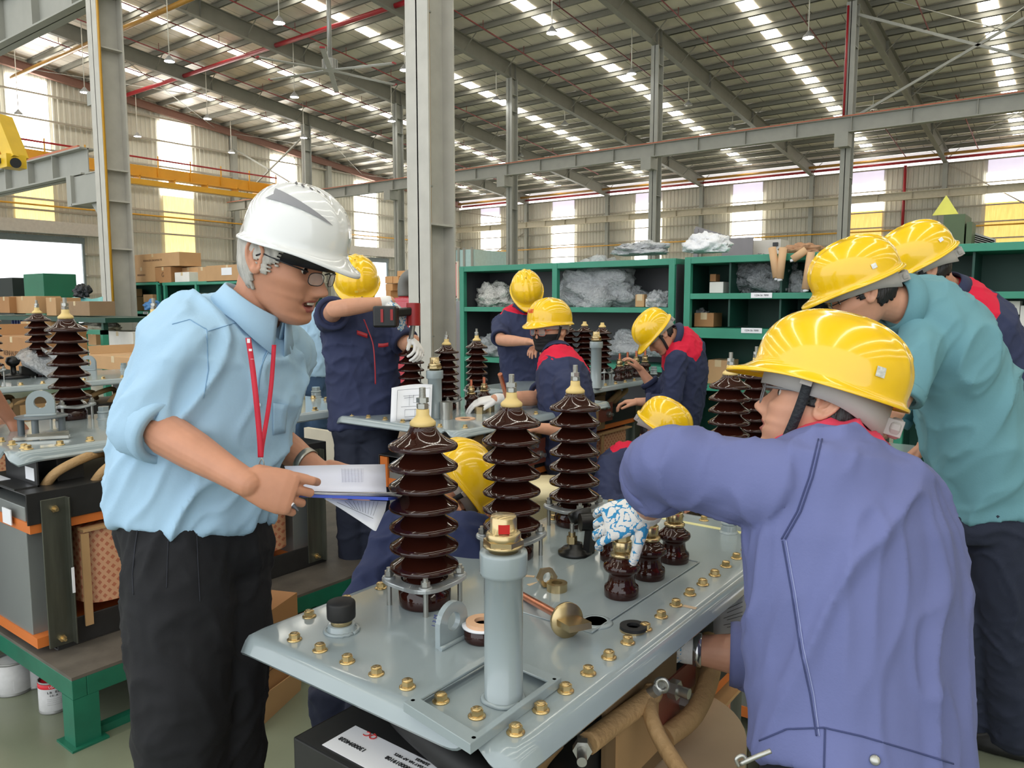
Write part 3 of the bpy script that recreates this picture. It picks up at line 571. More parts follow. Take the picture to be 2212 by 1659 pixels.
# core, clamps and leads below
CX0,CX1=-1.10,-.74
core_set(T1,CX0,CX1,YN+.0,YF-.05,.03,.72,ZL,lead=False)
m=MB(); pts=[P(1095,1659,1.75),P(1110,1600,1.85)]
def leadp(pts,r,name='lead_cable',mt=None): return MB().tube(smooth([P(*q) for q in pts],6),r,n=12).build(name,mt or kraft,T1)
leadp([(1270,1606,1.42),(1330,1560,1.50),(1400,1508,1.58),(1412,1490,1.60)],.021)
leadp([(1398,1505,1.58),(1410,1560,1.52),(1440,1620,1.48),(1480,1680,1.42)],.016)
leadp([(1530,1380,1.95),(1535,1450,1.85),(1500,1540,1.75),(1440,1590,1.7)],.024)
leadp([(1505,1380,2.0),(1500,1450,1.9),(1470,1520,1.8),(1430,1560,1.8)],.02)
leadp([(1200,1600,1.5),(1165,1640,1.45),(1140,1690,1.4)],.02)
m=MB(); a=P(1404,1500,1.57); m.cyl(P(1398,1502,1.58),P(1420,1490,1.56),.012); m.lathe([(.007,-.0015),(.017,-.0015),(.017,.0015),(.007,.0015),(.007,-.0015)],P(1430,1480,1.56),n=20,ax=(.3,-1,.1)); m.build('cable_lug',silver,T1)
m=MB(); a=P(1258,1612,1.41); m.hexa(a,.018,.02,ax=V((.5,-.8,.1))); m.cyl(a-V((.02,-.03,0)),a+V((.03,-.05,.005)),.009); m.build('cable_lug',silver,T1)
wd=P(1400,1600,1.85); m=MB(); rg=[[wd+V((math.cos(2*PI*j/40)*.22,math.sin(2*PI*j/40)*.26,zz)) for j in range(40)] for zz in (-.45,.02)]; m.grid(rg,closed=True); m.add(rg[1],[tuple(range(40))]); m.add(rg[0],[tuple(range(40))[::-1]]); m.build('winding',dia,T1)
m=MB(); rg=[[wd+V((math.cos(2*PI*j/40)*.223,math.sin(2*PI*j/40)*.263,zz)) for j in range(40)] for zz in (-.02,.022)]; m.grid(rg,closed=True); m.add(rg[1],[tuple(range(40))]); m.build('winding_tape',M('cream_tape',(200,176,146),.7),T1)
# near end: folded clamp plate with a stock label
lb=PZ(796,1588,.80); 
e=V((-.98,.80,.80)); m=MB(); m.bx(-1.14,-.60,.83,1.02,.79,.797); m.bx(-1.14,-.60,.83,.836,.66,.797); m.bx(-1.14,-1.133,.83,1.02,.66,.797); m.build('end_clamp',darkst,T1,bev=.003)
MB().bx(-1.12,-1.05,.842,.86,.55,.785).build('insulation_strip',insul,T1)
MB().bx(-1.10,-.62,.80,.829,.30,.69).build('core_panel',core,T1,bev=.003)
m=MB(); m.tube(smooth([V((-1.02,1.0,.83)),V((-.98,.96,.84)),V((-.85,.93,.83)),V((-.66,.9,.82))]),.03,n=10); m.build('black_gasket_roll',rubber,T1)
lc=V((-.965,.9,.7985)); lbl=MB().bx(-1.075,-.855,.845,.925,.7975,.7985).build('stock_label',white,T1)
for i,(s_,sz,dx,dy) in enumerate((('2000019108',.013,.045,-.012),('BỘ DÂY HẠ ÁP Y0T5',.009,.06,.004),('25/04/25',.009,.075,.016),('1300094028',.014,-.065,-.022),('QC 25/04/25',.007,.06,.028))):
    text(s_.replace('Ộ','O').replace('Â','A').replace('Ạ','A').replace('Á','A').replace('Ồ','O'),'label_print',ink,sz,lc+V((dx,dy,0)),-X_,-Y_,lbl)
text('QC','stamp',redink,.02,lc+V((-.06,.018,0)),-X_,-Y_,lbl)
# ---------- loose things on the front lid ----------
a=L_(1150,1287,ZL+.012);b=L_(1233,1340,ZL+.035); d=(b-a).normalized(); m=thing('contact_stem','copper rod with an upright brass disc lying on the grey lid beside the tube','connector',V((b.x,b.y,ZL)))
a=L_(1128,1286,ZL+.010); b=L_(1222,1338,ZL+.034); d=(b-a).normalized()
MB().cyl(a,b,.0085,n=16).build('copper_rod',copper,m)
MB().lathe([(0,0),(.035,0),(.036,.001),(.036,.008),(.035,.009),(0,.009)],b,n=40,ax=d).build('disc',brass,m); sd=d.cross(Z_).normalized(); MB().bar(b+d*.009,b+d*.062,.05,.013,Z_+d*.0).build('tongue',brass,m)
def ringnut(px,py,R,r,h,name,label,cat,mt,tilt=None,grp=None):
    c=L_(px,py); ax=V(tilt) if tilt else Z_; c=V((c.x,c.y,ZL+(R if tilt else 0)))
    return tag(MB().lathe([(r,0),(R,0),(R,h),(r,h),(r,0)],c,n=36,ax=ax,sm=False).build(name,mt,org=c),label,cat,grp)
ringnut(1203,1277,.0245,.013,.021,'brass_ring','brass ring lying flat on the grey lid behind the copper rod','brass ring',brass)
m=MB(); c=L_(1178,1266); c=V((c.x,c.y,ZL+.0235)); ax=V((.75,-.5,.15)).normalized(); m.lathe([(.012,.0),(.021,.001),(.021,.019),(.012,.02),(.012,0)],c,n=30,ax=ax,sm=False); u,w_=perp(ax)
hx=[(.0245*math.cos(i*PI/3),.0245*math.sin(i*PI/3)) for i in range(6)]; hh=[(.013*math.cos(i*PI/12),.013*math.sin(i*PI/12)) for i in range(24)]
H0=[]; 
for i in range(24):
    t=i*PI/12; s_=math.cos(PI/6)/math.cos((t%(PI/3))-PI/6); H0.append((.0245*s_*math.cos(t),.0245*s_*math.sin(t)))
W=lambda q,h:c+u*q[0]+w_*q[1]+ax*h
m=MB(); m.grid([[W(q,0) for q in H0],[W(q,.018) for q in H0],[W(q,.018) for q in hh],[W(q,0) for q in hh],[W(q,0) for q in H0]],closed=True,sm=False); tag(m.build('brass_nut',brass),'hexagonal brass nut tipped on its edge against the flat brass ring','brass nut')
c=L_(1366,1362); g=thing('sealing_washer','black rubber washer stacked on a brass one near the bolts of the grey lid','washer',V((c.x,c.y,ZL)))
MB().lathe([(.014,0),(.0265,0),(.0265,.005),(.014,.005),(.014,0)],(c.x,c.y,ZL),n=32,sm=False).build('brass_washer',brass,g); MB().lathe([(.0135,.005),(.028,.005),(.028,.012),(.0135,.012),(.0135,.005)],(c.x+.002,c.y,ZL),n=32,sm=False).build('rubber_washer',rubber,g)
# frame plate lying round the tube
zf=ZL+.018; A=[PZ(872,1517,zf),PZ(1016,1608,zf),PZ(1212,1464,zf),PZ(1068,1405,zf)]; 
def blerp(u,v): return (A[0]*(1-u)+A[1]*u)*(1-v)+(A[3]*(1-u)+A[2]*u)*v
m=MB(); bd=[(0,0,1,0),(1,0,1,1),(1,1,0,1),(0,1,0,0)]; I=[(.09,.11),(.93,.11),(.93,.9),(.09,.9)]; Oo=[(0,0),(1,0),(1,1),(0,1)]
ot=[blerp(*q) for q in Oo]; it=[blerp(*q) for q in I]; ob=[q-Z_*.016 for q in ot]; ib=[q-Z_*.003 for q in it]
m.add(ot+it,[(0,1,5,4),(1,2,6,5),(2,3,7,6),(3,0,4,7)]); m.add(ot+ob,[(0,4,5,1),(1,5,6,2),(2,6,7,3),(3,7,4,0)]); m.add(it+ib,[(0,1,5,4),(1,2,6,5),(2,3,7,6),(3,0,4,7)])
fr=m.build('mounting_frame',greyp,bev=.0015,solid=.0012); tag(fr,'thin grey rectangular frame lying round the foot of the grey tube','frame')
for q in ((.05,.06),(.96,.06),(.96,.95)):
    c=blerp(*q)+Z_*.0008; MB().lathe([(0,0),(.0035,0)],c,n=12).build('screw_hole_shade',M('hole_shade',(8,8,8),.8),fr)  # dark discs laid on the plate as the shade in its holes
m=MB(); a=L_(1405,1113,ZL+.001);b=L_(1630,1152,ZL+.001); m.bx(XL+.2,XR-.02,2.155,2.175,ZL,ZL+.001); tag(m.build('masking_tape',M('pale_yellow_tape',(222,218,160),.6)),'strip of pale yellow masking tape along the far edge of the grey lid','tape')
for (x,y,an) in ((1287,1175,.2),(1275,1190,1.),(1142,1245,.4),(1152,1262,1.2),(1490,1312,.1)):
    c=L_(x,y); m=MB(); m.box(V((c.x,c.y,ZL+.0008)),(.03,.012,.0008),Matrix.Rotation(an,3,'Z')); tag(m.build('tape_scrap',M('cream_tape',(226,218,190),.6)),{1287:'small cream tape scrap right of the black switch head',1275:'larger cream tape scrap just below and left of the first one by the switch head',1142:'upper cream tape scrap left of the brass nut',1152:'lower cream tape scrap touching the brass nut',1490:'pale tape scrap between two bolts at the right lid edge'}[x],'tape')
# ---------- second transformer, left ----------
K2=1.45
T2=thing('transformer','grey transformer with diamond patterned windings on the green stand behind the white helmeted person','transformer',(-3.5,2.0,.26))
X2,Y2=-3.205,1.14; lid(T2,X2-.86,X2,Y2,2.97,1.04,K2)
for i in range(16): proto_bolt(T2,(X2-.06,Y2+.06+.115*i,1.04),K2)
for i in range(7): proto_bolt(T2,(X2-.1-.115*i,Y2+.06,1.04),K2)
for i in range(6): proto_bolt(T2,(X2-.12-.12*i,2.9,1.04),K2)
for yy in (1.66,2.10,2.55): bushing(T2,(-3.97,yy,1.04),K2)
p=PZ(92,938,1.04); 
o=V((p.x,p.y,1.04)); m=MB(); m.lathe([(0,.075),(.10,.075),(.10,.082),(0,.082)],o,n=36); 
for dx,dy in ((-.06,-.06),(.05,.06),(.06,-.05)): m.cyl(o+V((dx,dy,0)),o+V((dx,dy,.075)),.014,n=10)
m.build('raised_disc',M('grey_dark',(104,112,116),.4),T2,org=o); lug(T2,(o.x,o.y,1.122),K2*.95,ax=(RT*.95+FW*.3).normalized())
plug(T2,PZ(683,858,1.04)+V((0,0,0)),K2); plug(T2,PZ(225,905,1.04),K2)
core_set(T2,-3.62,-3.11,1.135,2.5,.27,.90,1.04)
# leaning bracket and labels on its top
m=MB(); m.bx(-3.5,-3.2,1.2,1.206,.90,1.0); m.bx(-3.5,-3.2,1.12,1.206,.90,.906); m.build('angle_bracket',darkst,T2); [MB().bx(*b_).build('stock_label',white,T2) for b_ in ((-3.3,-3.22,1.197,1.199,.92,.97),(-3.52,-3.40,1.13,1.18,.906,.908),(-3.32,-3.24,1.115,1.119,.76,.82))]
MB().bx(-3.10+.052,-3.10+.054,1.24,1.25,.50,.60).build('stock_label',white,T2)
def stand(name,x0,x1,y0,y1,z,label,grp=None,leg=True):
    t=thing(name,label,'platform',((x0+x1)/2,(y0+y1)/2,0),grp)
    m=MB(); m.bx(x0,x1,y0,y1,z-.012,z); m.build('deck',plat,t)
    m=MB()
    for (a,b,c,d) in ((x0,x1,y0,y0+.05),(x0,x1,y1-.05,y1),(x0,x0+.05,y0+.051,y1-.051),(x1-.05,x1,y0+.051,y1-.051)): m.bx(a,b,c,d,z-.085,z-.0125)
    m.build('edge_rail',greenp,t,bev=.002)
    for x in (x0,x1-.09):
        for y in (y0,y1-.09,(y0+y1)/2): 
            q=MB().bx(x,x+.09,y,y+.09,.008,z-.085).build('leg',greenp,t); 
            MB().bx(x-.02,x+.11,y-.02,y+.11,0,.008).build('foot_plate',greenp,q)
    m=MB(); m.bx(x1-.07,x1-.03,y0+.1,y1-.1,.0,.03); m.build('floor_rail',greenp,t); return t
stand('low_platform',-4.6,-2.83,1.13,3.3,.27,'low green steel stand with a worn grey deck carrying the left transformer')
# items on lid 2
c=PZ(649,862,1.04); bt=thing('glue_bottle','small cream squeeze bottle with a pointed nozzle on the lid behind the lanyard person','bottle',c); MB().lathe([(0,0),(.028,0),(.028,.08),(.02,.095),(.02,.10)],c,n=20).build('bottle_body',M('cream_bottle',(232,220,178),.4),bt); MB().lathe([(.022,.10),(.022,.12),(.012,.125),(.005,.17),(0,.17)],c,n=16).build('nozzle',M('cream_nozzle',(236,228,196),.4),bt)
c=PZ(75,955,1.042); m=MB(); m.bar(PZ(30,948,1.05),PZ(150,942,1.05),.035,.012); m.bar(PZ(30,948,1.055)+V((0,.05,0)),PZ(120,938,1.055)+V((0,.05,0)),.02,.02); tag(m.build('steel_ruler',silver),'flat steel bar lying beneath the raised lug on the left transformer lid','steel bar')
# ---------- third transformer, further left ----------
T3=thing('transformer','grey transformer lid behind the left one, cluttered with a clear plastic sheet','transformer',(-6.2,2.5,.26))
lid(T3,-6.75,-5.86,1.5,3.35,1.04,K2)
for i in range(12): proto_bolt(T3,(-5.93,1.6+.14*i,1.04),K2)
for p in ((88,800,6.0),): 
    q=P(*p); bushing(T3,(q.x,q.y,1.04),K2)
q=P(-22,800,5.7); bushing(T3,(q.x,q.y,1.04),K2)
q=PZ(192,800,1.04); lug(T3,(q.x,q.y,1.04),K2*1.1,ax=RT); plug(T3,PZ(268,800,1.04),K2)
core_set(T3,-6.4,-5.95,1.6,3.2,.27,.85,1.04)
q=PZ(30,817,1.04); b=thing('ball_handle','black ball handle on a round base on the far left lid','handle',q); MB().lathe([(0,0),(.11,0),(.11,.02),(.05,.03),(.02,.04),(.018,.09),(.04,.105),(.05,.13),(.04,.16),(.0,.172)],q,n=24).build('knob',blackp,b); MB().box(q+V((.02,.09,.05)),(.05,.1,.08)).build('latch',blackp,b)
# ---------- fifth (masked worker's) transformer ----------
T5=thing('transformer','grey transformer lid in the middle distance under the gloved hand of the masked worker','transformer',(-2.6,3.1,.26))
lid(T5,-3.02,-2.2,2.52,3.86,1.04,1.15)
for i in range(9): proto_bolt(T5,(-2.25,2.62+.14*i,1.04),1.15)
for i in range(6): proto_bolt(T5,(-2.36-.12*i,2.57,1.04),1.15)
for a in ((888,780,3.86),(965,800,4.08),(1030,800,4.55)): q=P(*a); bushing(T5,(q.x,q.y,1.04),1.02)
q=PZ(940,903,1.04); tube_neck(T5,(q.x,q.y,1.04),1.25,.19)
for a in ((1018,885),(1046,878)): q=PZ(*a,1.04); small_bushing(T5,(q.x,q.y,1.04),1.05)
q=PZ(826,880,1.04); cap_black(T5,q,1.0)
q=PZ(964,905,1.04); MB().cyl(q,q+Z_*.085,.032,n=20).build('steel_sleeve',silver,T5,org=q)
core_set(T5,-2.78,-2.3,2.6,3.75,.27,.86,1.04)
for px_,py_,lb in ((1037,893,'brass nut on the middle distance lid, left of its pair by the gloved hand'),(1056,889,'brass nut on the middle distance lid, right of its pair by the gloved hand')):
    q=PZ(px_,py_,1.04); tag(MB().lathe([(.014,0),(.03,0),(.03,.035),(.014,.035),(.014,0)],q,n=6,sm=False).build('brass_nut',brass,org=q),lb,'brass nut')
q=PZ(1005,905,1.04); tag(MB().lathe([(.025,0),(.05,0),(.05,.004),(.025,.004),(.025,0)],q,n=24,sm=False).build('fibre_washer',M('tan_fibre',(222,178,142),.6),org=q),'flat tan fibre washer lying on the middle distance lid','washer')
a,b=PZ(1104,888,1.06),P(1080,808,3.72); tag(MB().cyl(a,b,.012,n=12).build('copper_rod',copper),'copper rod standing slanted beside the outstretched arm of the masked worker','copper rod')
# ---------- sixth, beyond ----------
T6=thing('transformer','grey transformer lid far behind the bending worker with four small bushings in a row','transformer',(-2.9,4.7,.26))
lid(T6,-3.35,-2.62,3.95,5.4,1.04,1.15)
for i in range(9): proto_bolt(T6,(-2.67,4.05+.14*i,1.04),1.15)
q=PZ(1287,838,1.04); tube_neck(T6,(q.x,q.y,1.04),1.3,.24)
for a in ((1338,822),(1355,818),(1374,814),(1393,810)): q=PZ(*a,1.04); small_bushing(T6,(q.x,q.y,1.04),1.3)
for a in ((1262,800,6.1),(1300,800,5.75),(1226,800,6.1)): q=P(*a); bushing(T6,(q.x,q.y,1.04),1.15,stud=False)
plug(T6,PZ(1412,808,1.04),1.4); core_set(T6,-3.25,-2.75,4.05,5.3,.27,.86,1.04)
stand('low_platform',-2.8,-2.0,2.45,3.9,.26,'low green steel stand under the masked worker\'s transformer')
stand('low_platform',-3.5,-2.45,4.0,5.7,.26,'low green steel stand under the far transformer')
# ---------- seventh, behind the right hand worker ----------
T7=thing('transformer','transformer with three brown bushings standing behind the face of the foreground worker','transformer',(-1.1,3.3,0))
lid(T7,-1.38,-.62,2.6,4.05,.93,1.2)
for a in ((1578,800,2.88),(1633,800,3.28),(1684,800,3.64)): q=P(*a); bushing(T7,(q.x,q.y,.93),1.2)
core_set(T7,-1.25,-.75,2.7,3.9,.03,.76,.93)
# ================= shelves, boxes and the rest of the hall floor =================
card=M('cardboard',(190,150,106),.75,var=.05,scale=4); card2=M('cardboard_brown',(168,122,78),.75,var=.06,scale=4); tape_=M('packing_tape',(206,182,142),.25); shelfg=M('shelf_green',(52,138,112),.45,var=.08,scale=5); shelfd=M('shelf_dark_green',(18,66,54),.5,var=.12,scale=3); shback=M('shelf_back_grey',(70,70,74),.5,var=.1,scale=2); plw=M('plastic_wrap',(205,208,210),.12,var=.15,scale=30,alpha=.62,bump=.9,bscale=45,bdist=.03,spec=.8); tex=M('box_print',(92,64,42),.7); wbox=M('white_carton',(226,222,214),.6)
def vx(px,Y,py=650): return PY(px,py,Y).x
def vz(px,py,Y): return PY(px,py,Y).z
def cabinet(px0,px1,Y,ytop,lab,shelves,posts,top_px,depth=.55,back=shback,zb=.06,fr=.045,label_px=()):
    x0,x1=vx(px0,Y),vx(px1,Y); zt=vz(px0,ytop,Y); t=thing('shelf_unit',lab,'shelf',((x0+x1)/2,Y+depth/2,0))
    m=MB(); m.bx(x0,x1,Y+depth-.02,Y+depth,zb,zt); m.build('back_panel',back,t)
    for x in (x0,x1-.01): MB().bx(x,x+.01,Y+.03,Y+depth-.02,zb,zt-.05).build('side_panel',back,t)
    MB().bx(x0,x1,Y,Y+depth,zt-fr*1.3,zt).build('top_beam',shelfg,t,bev=.004)
    for (py,px,th) in shelves:
        z=vz(px,py,Y); MB().bx(x0+.02,x1-.02,Y,Y+depth-.02,z-th,z).build('shelf_board',shelfg,t,bev=.003)
    for p in posts:
        x=vx(p,Y); MB().bx(x-.03,x+.03,Y-.005,Y+.05,0,zt-.01).build('post',shelfg,t,bev=.004)
    for p in label_px:
        x=vx(p[0],Y); z=vz(p[0],p[1],Y); l=MB().bx(x-.09,x+.09,Y-.008,Y-.004,z-.022,z+.022).build('shelf_label',white,t); text('SHELF TAG' if 0 else '1234-56 7890','label_print',ink,.022,V((x,Y-.008,z)),X_,Z_,l)
    return t,x0,x1,zt
YS=6.45
cabinet(992,1458,YS,576,'large green framed shelf unit with grey back panels right of the tall centre column',[(663,1000,.05),(770,1000,.05)],(998,1198,1450),0)
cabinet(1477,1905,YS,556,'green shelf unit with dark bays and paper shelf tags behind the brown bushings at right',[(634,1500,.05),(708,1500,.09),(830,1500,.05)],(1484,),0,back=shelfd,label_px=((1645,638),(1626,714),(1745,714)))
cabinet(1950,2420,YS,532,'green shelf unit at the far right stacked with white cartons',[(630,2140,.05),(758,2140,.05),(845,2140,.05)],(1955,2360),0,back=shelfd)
for x_ in (1580,1690,1800): m=MB(); x=vx(x_,YS+.1); m.bx(x-.008,x+.008,YS+.05,YS+.5,vz(x_,706,YS),vz(x_,560,YS)-.02); tag(m.build('shelf_divider',shelfd),{1580:'dark green divider plate, first in the tagged shelf unit',1690:'dark green divider plate, second in the tagged shelf unit',1800:'dark green divider plate, third in the tagged shelf unit'}[x_],'divider')
m=MB(); x=vx(2100,YS+.1); m.bx(x-.008,x+.008,YS+.05,YS+.5,vz(2100,628,YS),vz(2100,540,YS)); tag(m.build('shelf_divider',shelfd),'dark green divider plate in the far right shelf unit','divider')
def boxat(px0,px1,yt,yb,Y,dp,label,mt=card,name='cardboard_box',cat='box',grp=None,txt=None,lid_=None,tp=True,z0=None):
    x0,x1=vx(px0,Y,yb),vx(px1,Y,yb); zb=vz((px0+px1)/2,yb,Y) if z0 is None else z0; zt=vz((px0+px1)/2,yt,Y)
    t=thing(name,label,cat,((x0+x1)/2,Y+dp/2,zb),grp); MB().bx(x0,x1,Y,Y+dp,zb,zt).build('carton',mt,t,bev=.004)
    if tp: MB().bx((x0+x1)/2-.03,(x0+x1)/2+.03,Y-.002,Y+dp+.002,zt-.06,zt+.002).build('tape_strip',tape_,t)
    if txt: text(txt[0],'box_print',tex,txt[1],V(((x0+x1)/2,Y-.001,(zb+zt)/2)),X_,Z_,t)
    if lid_: 
        for s in (-1,1): m=MB(); xx=x0 if s<0 else x1; m.bar((xx,Y+dp/2,zt),(xx+s*lid_*.5,Y+dp/2,zt+lid_),dp*.95,.006,X_); m.build('flap',mt,t)
    return t
def bag(c,sz,label,seed=0,mt=None,name='plastic_bag',sc=9,amp=.34):
    c=V(c); m=MB(); G=[]; n1,n2=26,40
    for i in range(n1+1):
        f=PI*i/n1; r_=[]
        for j in range(n2):
            t=2*PI*j/n2; d=V((math.sin(f)*math.cos(t),math.sin(f)*math.sin(t),math.cos(f))); k=1+amp*noise.noise(d*2.2+V((seed*5,0,0)))*1.4+amp*.55*(1-abs(noise.noise(d*sc*.6+V((0,seed*3,0))))*3)
            r_.append(c+V((d.x*sz[0]*k,d.y*sz[1]*k,max(d.z*k,-.62)*sz[2]+sz[2]*.62)))
        G.append(r_)
    m.grid(G,closed=True); return tag(m.build(name,mt or plw),label,'plastic bag')
def at_(px,py,Y): return PY(px,py,Y)
bag(at_(1288,664,6.75),(.42,.2,.27),'big crumpled clear plastic bag in the middle of the large shelf unit',1)
bag(at_(1278,672,6.6)-Z_*.0,(.16,.08,.07),'small clear bag end hanging over the shelf edge below the big bag',2)
bag(at_(1072,664,6.75),(.24,.15,.16),'heap of clear bagged fittings on the upper left shelf behind the bowed person',3,M('bagged_fittings',(212,208,200),.35,var=.3,scale=60,bump=1,bscale=60,bdist=.02))
bag(at_(1060,768,6.7),(.3,.15,.13),'clear plastic bag on the lower left shelf',4)
bag(at_(1425,664,6.65),(.12,.1,.09),'small clear bag at the right end of the upper shelf',5)
bag(at_(1390,768,6.7),(.36,.15,.14),'wide heap of clear bags on the lower shelf behind the bending worker',6)
bag(at_(1655,633,6.75),(.26,.15,.18),'dark shiny bag in the second bay of the tagged shelf unit',7,M('dark_wrap',(120,124,126),.15,var=.3,scale=30,bump=.8,bscale=45,bdist=.03))
bag(at_(1722,633,6.7),(.07,.06,.1),'small crumpled clear bag behind the hanging kraft tubes',8)
bag(at_(1510,706,6.8),(.1,.1,.1),'clear bag left of the open brown carton',9)
bag(at_(1775,706,6.75),(.3,.15,.1),'dark bagged parts on the lower tagged shelf beside the teal shirted person',10,M('dark_parts',(60,62,66),.3,var=.4,scale=30,bump=.8,bscale=45,bdist=.03))
bag(at_(1385,551,6.7),(.26,.16,.07),'grey wrapped bundle lying on top of the large shelf unit',11,M('grey_wrap',(188,190,192),.4,var=.2,scale=30,bump=.8,bscale=45,bdist=.03))
bag(at_(1528,546,6.7),(.2,.12,.1),'white crumpled bag on top of the tagged shelf unit',12,M('white_wrap',(236,236,238),.5,bump=.6,bscale=30,bdist=.03))
boxat(1372,1391,636,663,6.6,.12,'small tall kraft box on the upper shelf right of the big clear bag')
boxat(1394,1416,645,663,6.6,.15,'small white carton on the upper shelf beside the kraft box',wbox,tp=False)
boxat(1532,1562,609,633,6.6,.2,'white carton in the first bay of the tagged shelf unit',wbox,tp=False)
boxat(1533,1546,592,608,6.68,.1,'small dark brown box standing on the white carton',card2,tp=False)
boxat(1499,1541,676,706,6.6,.2,'open brown carton with a white label on the lower tagged shelf',card2)
boxat(1528,1572,778,830,6.6,.25,'cardboard box at the bottom of the tagged shelf unit, left of the brown bushings',card)
k_=0
for (a,b,c,d) in ((2140,2168,652,680),(2170,2202,650,680),(2142,2166,682,756),(2168,2196,690,756),(2198,2230,660,756),(2180,2212,800,843),(2150,2178,806,843)):
    k_+=1; boxat(a,b,c,d,6.6,.25,['left one of the two upper white cartons at the far right','right one of the two upper white cartons at the far right','tall white carton left under the upper pair at far right','middle white carton under the upper pair at far right','white carton cut by the right picture edge','lower white carton nearest the right picture edge','lower white carton left of its twin at far right'][k_-1],wbox,tp=False)
# kraft tubes hanging from the shelf top
for i,(a,b) in enumerate((((1668,535),(1678,600)),((1692,535),(1684,602)),((1752,545),(1740,625)),((1742,540),(1712,560)))):
    m=MB(); m.tube([at_(a[0],a[1],6.40),at_(b[0],b[1],6.38)],.032,n=12); t=tag(m.build('paper_tube',M('kraft_tube',(206,168,128),.7)),['kraft tube hanging at the shelf top, left of the pair','kraft tube hanging at the shelf top, right of the pair','long kraft tube hanging beside the teal shirted person\'s helmet','short slanted kraft tube on the shelf top'][i],'paper tube')
    MB().tube([at_(b[0],b[1],6.38),at_(b[0]+1,b[1]+5,6.38)],.022,n=8).build('white_end',white,t)
bag(at_(1735,553,6.75),(.16,.14,.06),'heap of folded kraft sleeves on top of the tagged shelf unit',13,M('kraft_heap',(170,128,94),.7,var=.25,scale=20))
# behind the shelves: beam box, frame, green machine, bars
t=thing('cable_tray','grey box beam standing behind the tagged shelf unit','box beam',at_(1625,560,9)); MB().bx(vx(1570,9),vx(1682,9),9,9.3,vz(1600,548,9)-.4,vz(1600,521,9)).build('casing',M('grey_box',(206,200,190),.5),t); MB().bx(vx(1666,8.99),vx(1676,8.99),8.97,9,vz(1670,532,9),vz(1670,524,9)).build('dark_window',M('dark_slot',(50,50,50),.5),t)
m=MB(); x0,x1=vx(1510,9),vx(1572,9); zt=vz(1540,505,9); m.bx(x0,x0+.05,8.8,8.85,0,zt+.05); m.bx(x1-.09,x1,9,9.09,0,zt-.1); m.bar((x0,8.82,zt+.05),(x1,9,zt-.08),.05,.07); m.bx(x0+.35,x0+.72,8.82,8.84,zt-.45,zt-.08); tag(m.build('metal_rack',M('frame_grey',(132,128,130),.5)),'grey steel frame with a small panel behind the white crumpled bag','rack')
t=thing('press_machine','dark green machine head with a yellow triangle above the far right shelf','machine',at_(2052,600,9)); MB().bx(vx(2028,9),vx(2074,9),9,9.5,0,vz(2050,464,9)).build('housing',M('machine_green',(78,96,62),.5),t); m=MB(); c=at_(2042,464,9.2); m.prism([(-.12,0),(.12,0),(0,.2)],-.01,.01,c,X_,Z_,Y_); m.build('warning_triangle',M('warn_yellow',(226,220,90),.4),t); MB().bx(vx(2078,9),vx(2090,9),9,9.3,0,vz(2080,480,9)).build('side_box',M('machine_green',(78,96,62),.5),t)
m=MB()
for i in range(5): m.bar(at_(2078,497+i*5,9.3),at_(2150,520+i*4,9.3),.05,.03)
tag(m.build('steel_bars',M('bar_grey',(168,168,160),.4)),'bundle of pale steel bars leaning beside the green machine','steel bars',kind='stuff')
# poster, cabinet and booth beside the centre column
t=thing('poster_stand','framed safety poster with pink border standing right of the centre column','poster',at_(978,700,8.2)); Yp=8.2; x0,x1=vx(968,Yp),vx(989,Yp); MB().bx(x0,x1,Yp,Yp+.03,vz(978,645,Yp),vz(978,565,Yp)).build('poster_board',M('poster_cream',(236,222,206),.6),t)
m=MB(); z0,z1=vz(978,643,Yp),vz(978,567,Yp); m.bx(x0,x1-.02,Yp-.004,Yp,z0,z0+.02); m.bx(x0,x1-.02,Yp-.004,Yp,z1-.02,z1); m.bx(x1-.04,x1-.02,Yp-.004,Yp,z0,z1); m.build('pink_border',M('poster_pink',(232,150,150),.6),t); MB().bx(x1-.19,x1-.05,Yp-.005,Yp,(z0+z1)/2-.06,(z0+z1)/2+.12).build('orange_picture',M('poster_orange',(228,110,60),.6),t)
for i in range(5): MB().bx(x1-.17,x1-.07,Yp-.005,Yp,z0+.06+.03*i,z0+.07+.03*i).build('text_line',ink,t)
m=MB(); m.bx(vx(975,8.0),vx(981,8.0),8.0,8.04,.5,vz(978,645,8.0)); m.build('red_post',M('orange_red',(226,84,58),.5),t)
tag(MB().bx(vx(978,8.6),vx(1010,8.6),8.6,9.2,0,vz(985,650,8.6)).build('electric_cabinet',M('cab_grey',(152,156,160),.5),bev=.01),'pale grey cabinet just left of the large shelf unit','cabinet')
t=thing('glass_booth','pale glass office booth behind the shelf, right of the centre column','booth',at_(995,600,30)); gp=M('booth_glass',(196,224,224),.1,var=.05); Yq=30
MB().bx(vx(960,Yq),vx(1022,Yq),Yq,Yq+3,0,vz(990,540,Yq)).build('glass_wall',gp,t); m=MB()
for a in (984,992,1004,1021): m.bx(vx(a,Yq)-.06,vx(a,Yq)+.06,Yq-.06,Yq,0,vz(990,540,Yq)+.1)
m.build('booth_frame',steel,t)
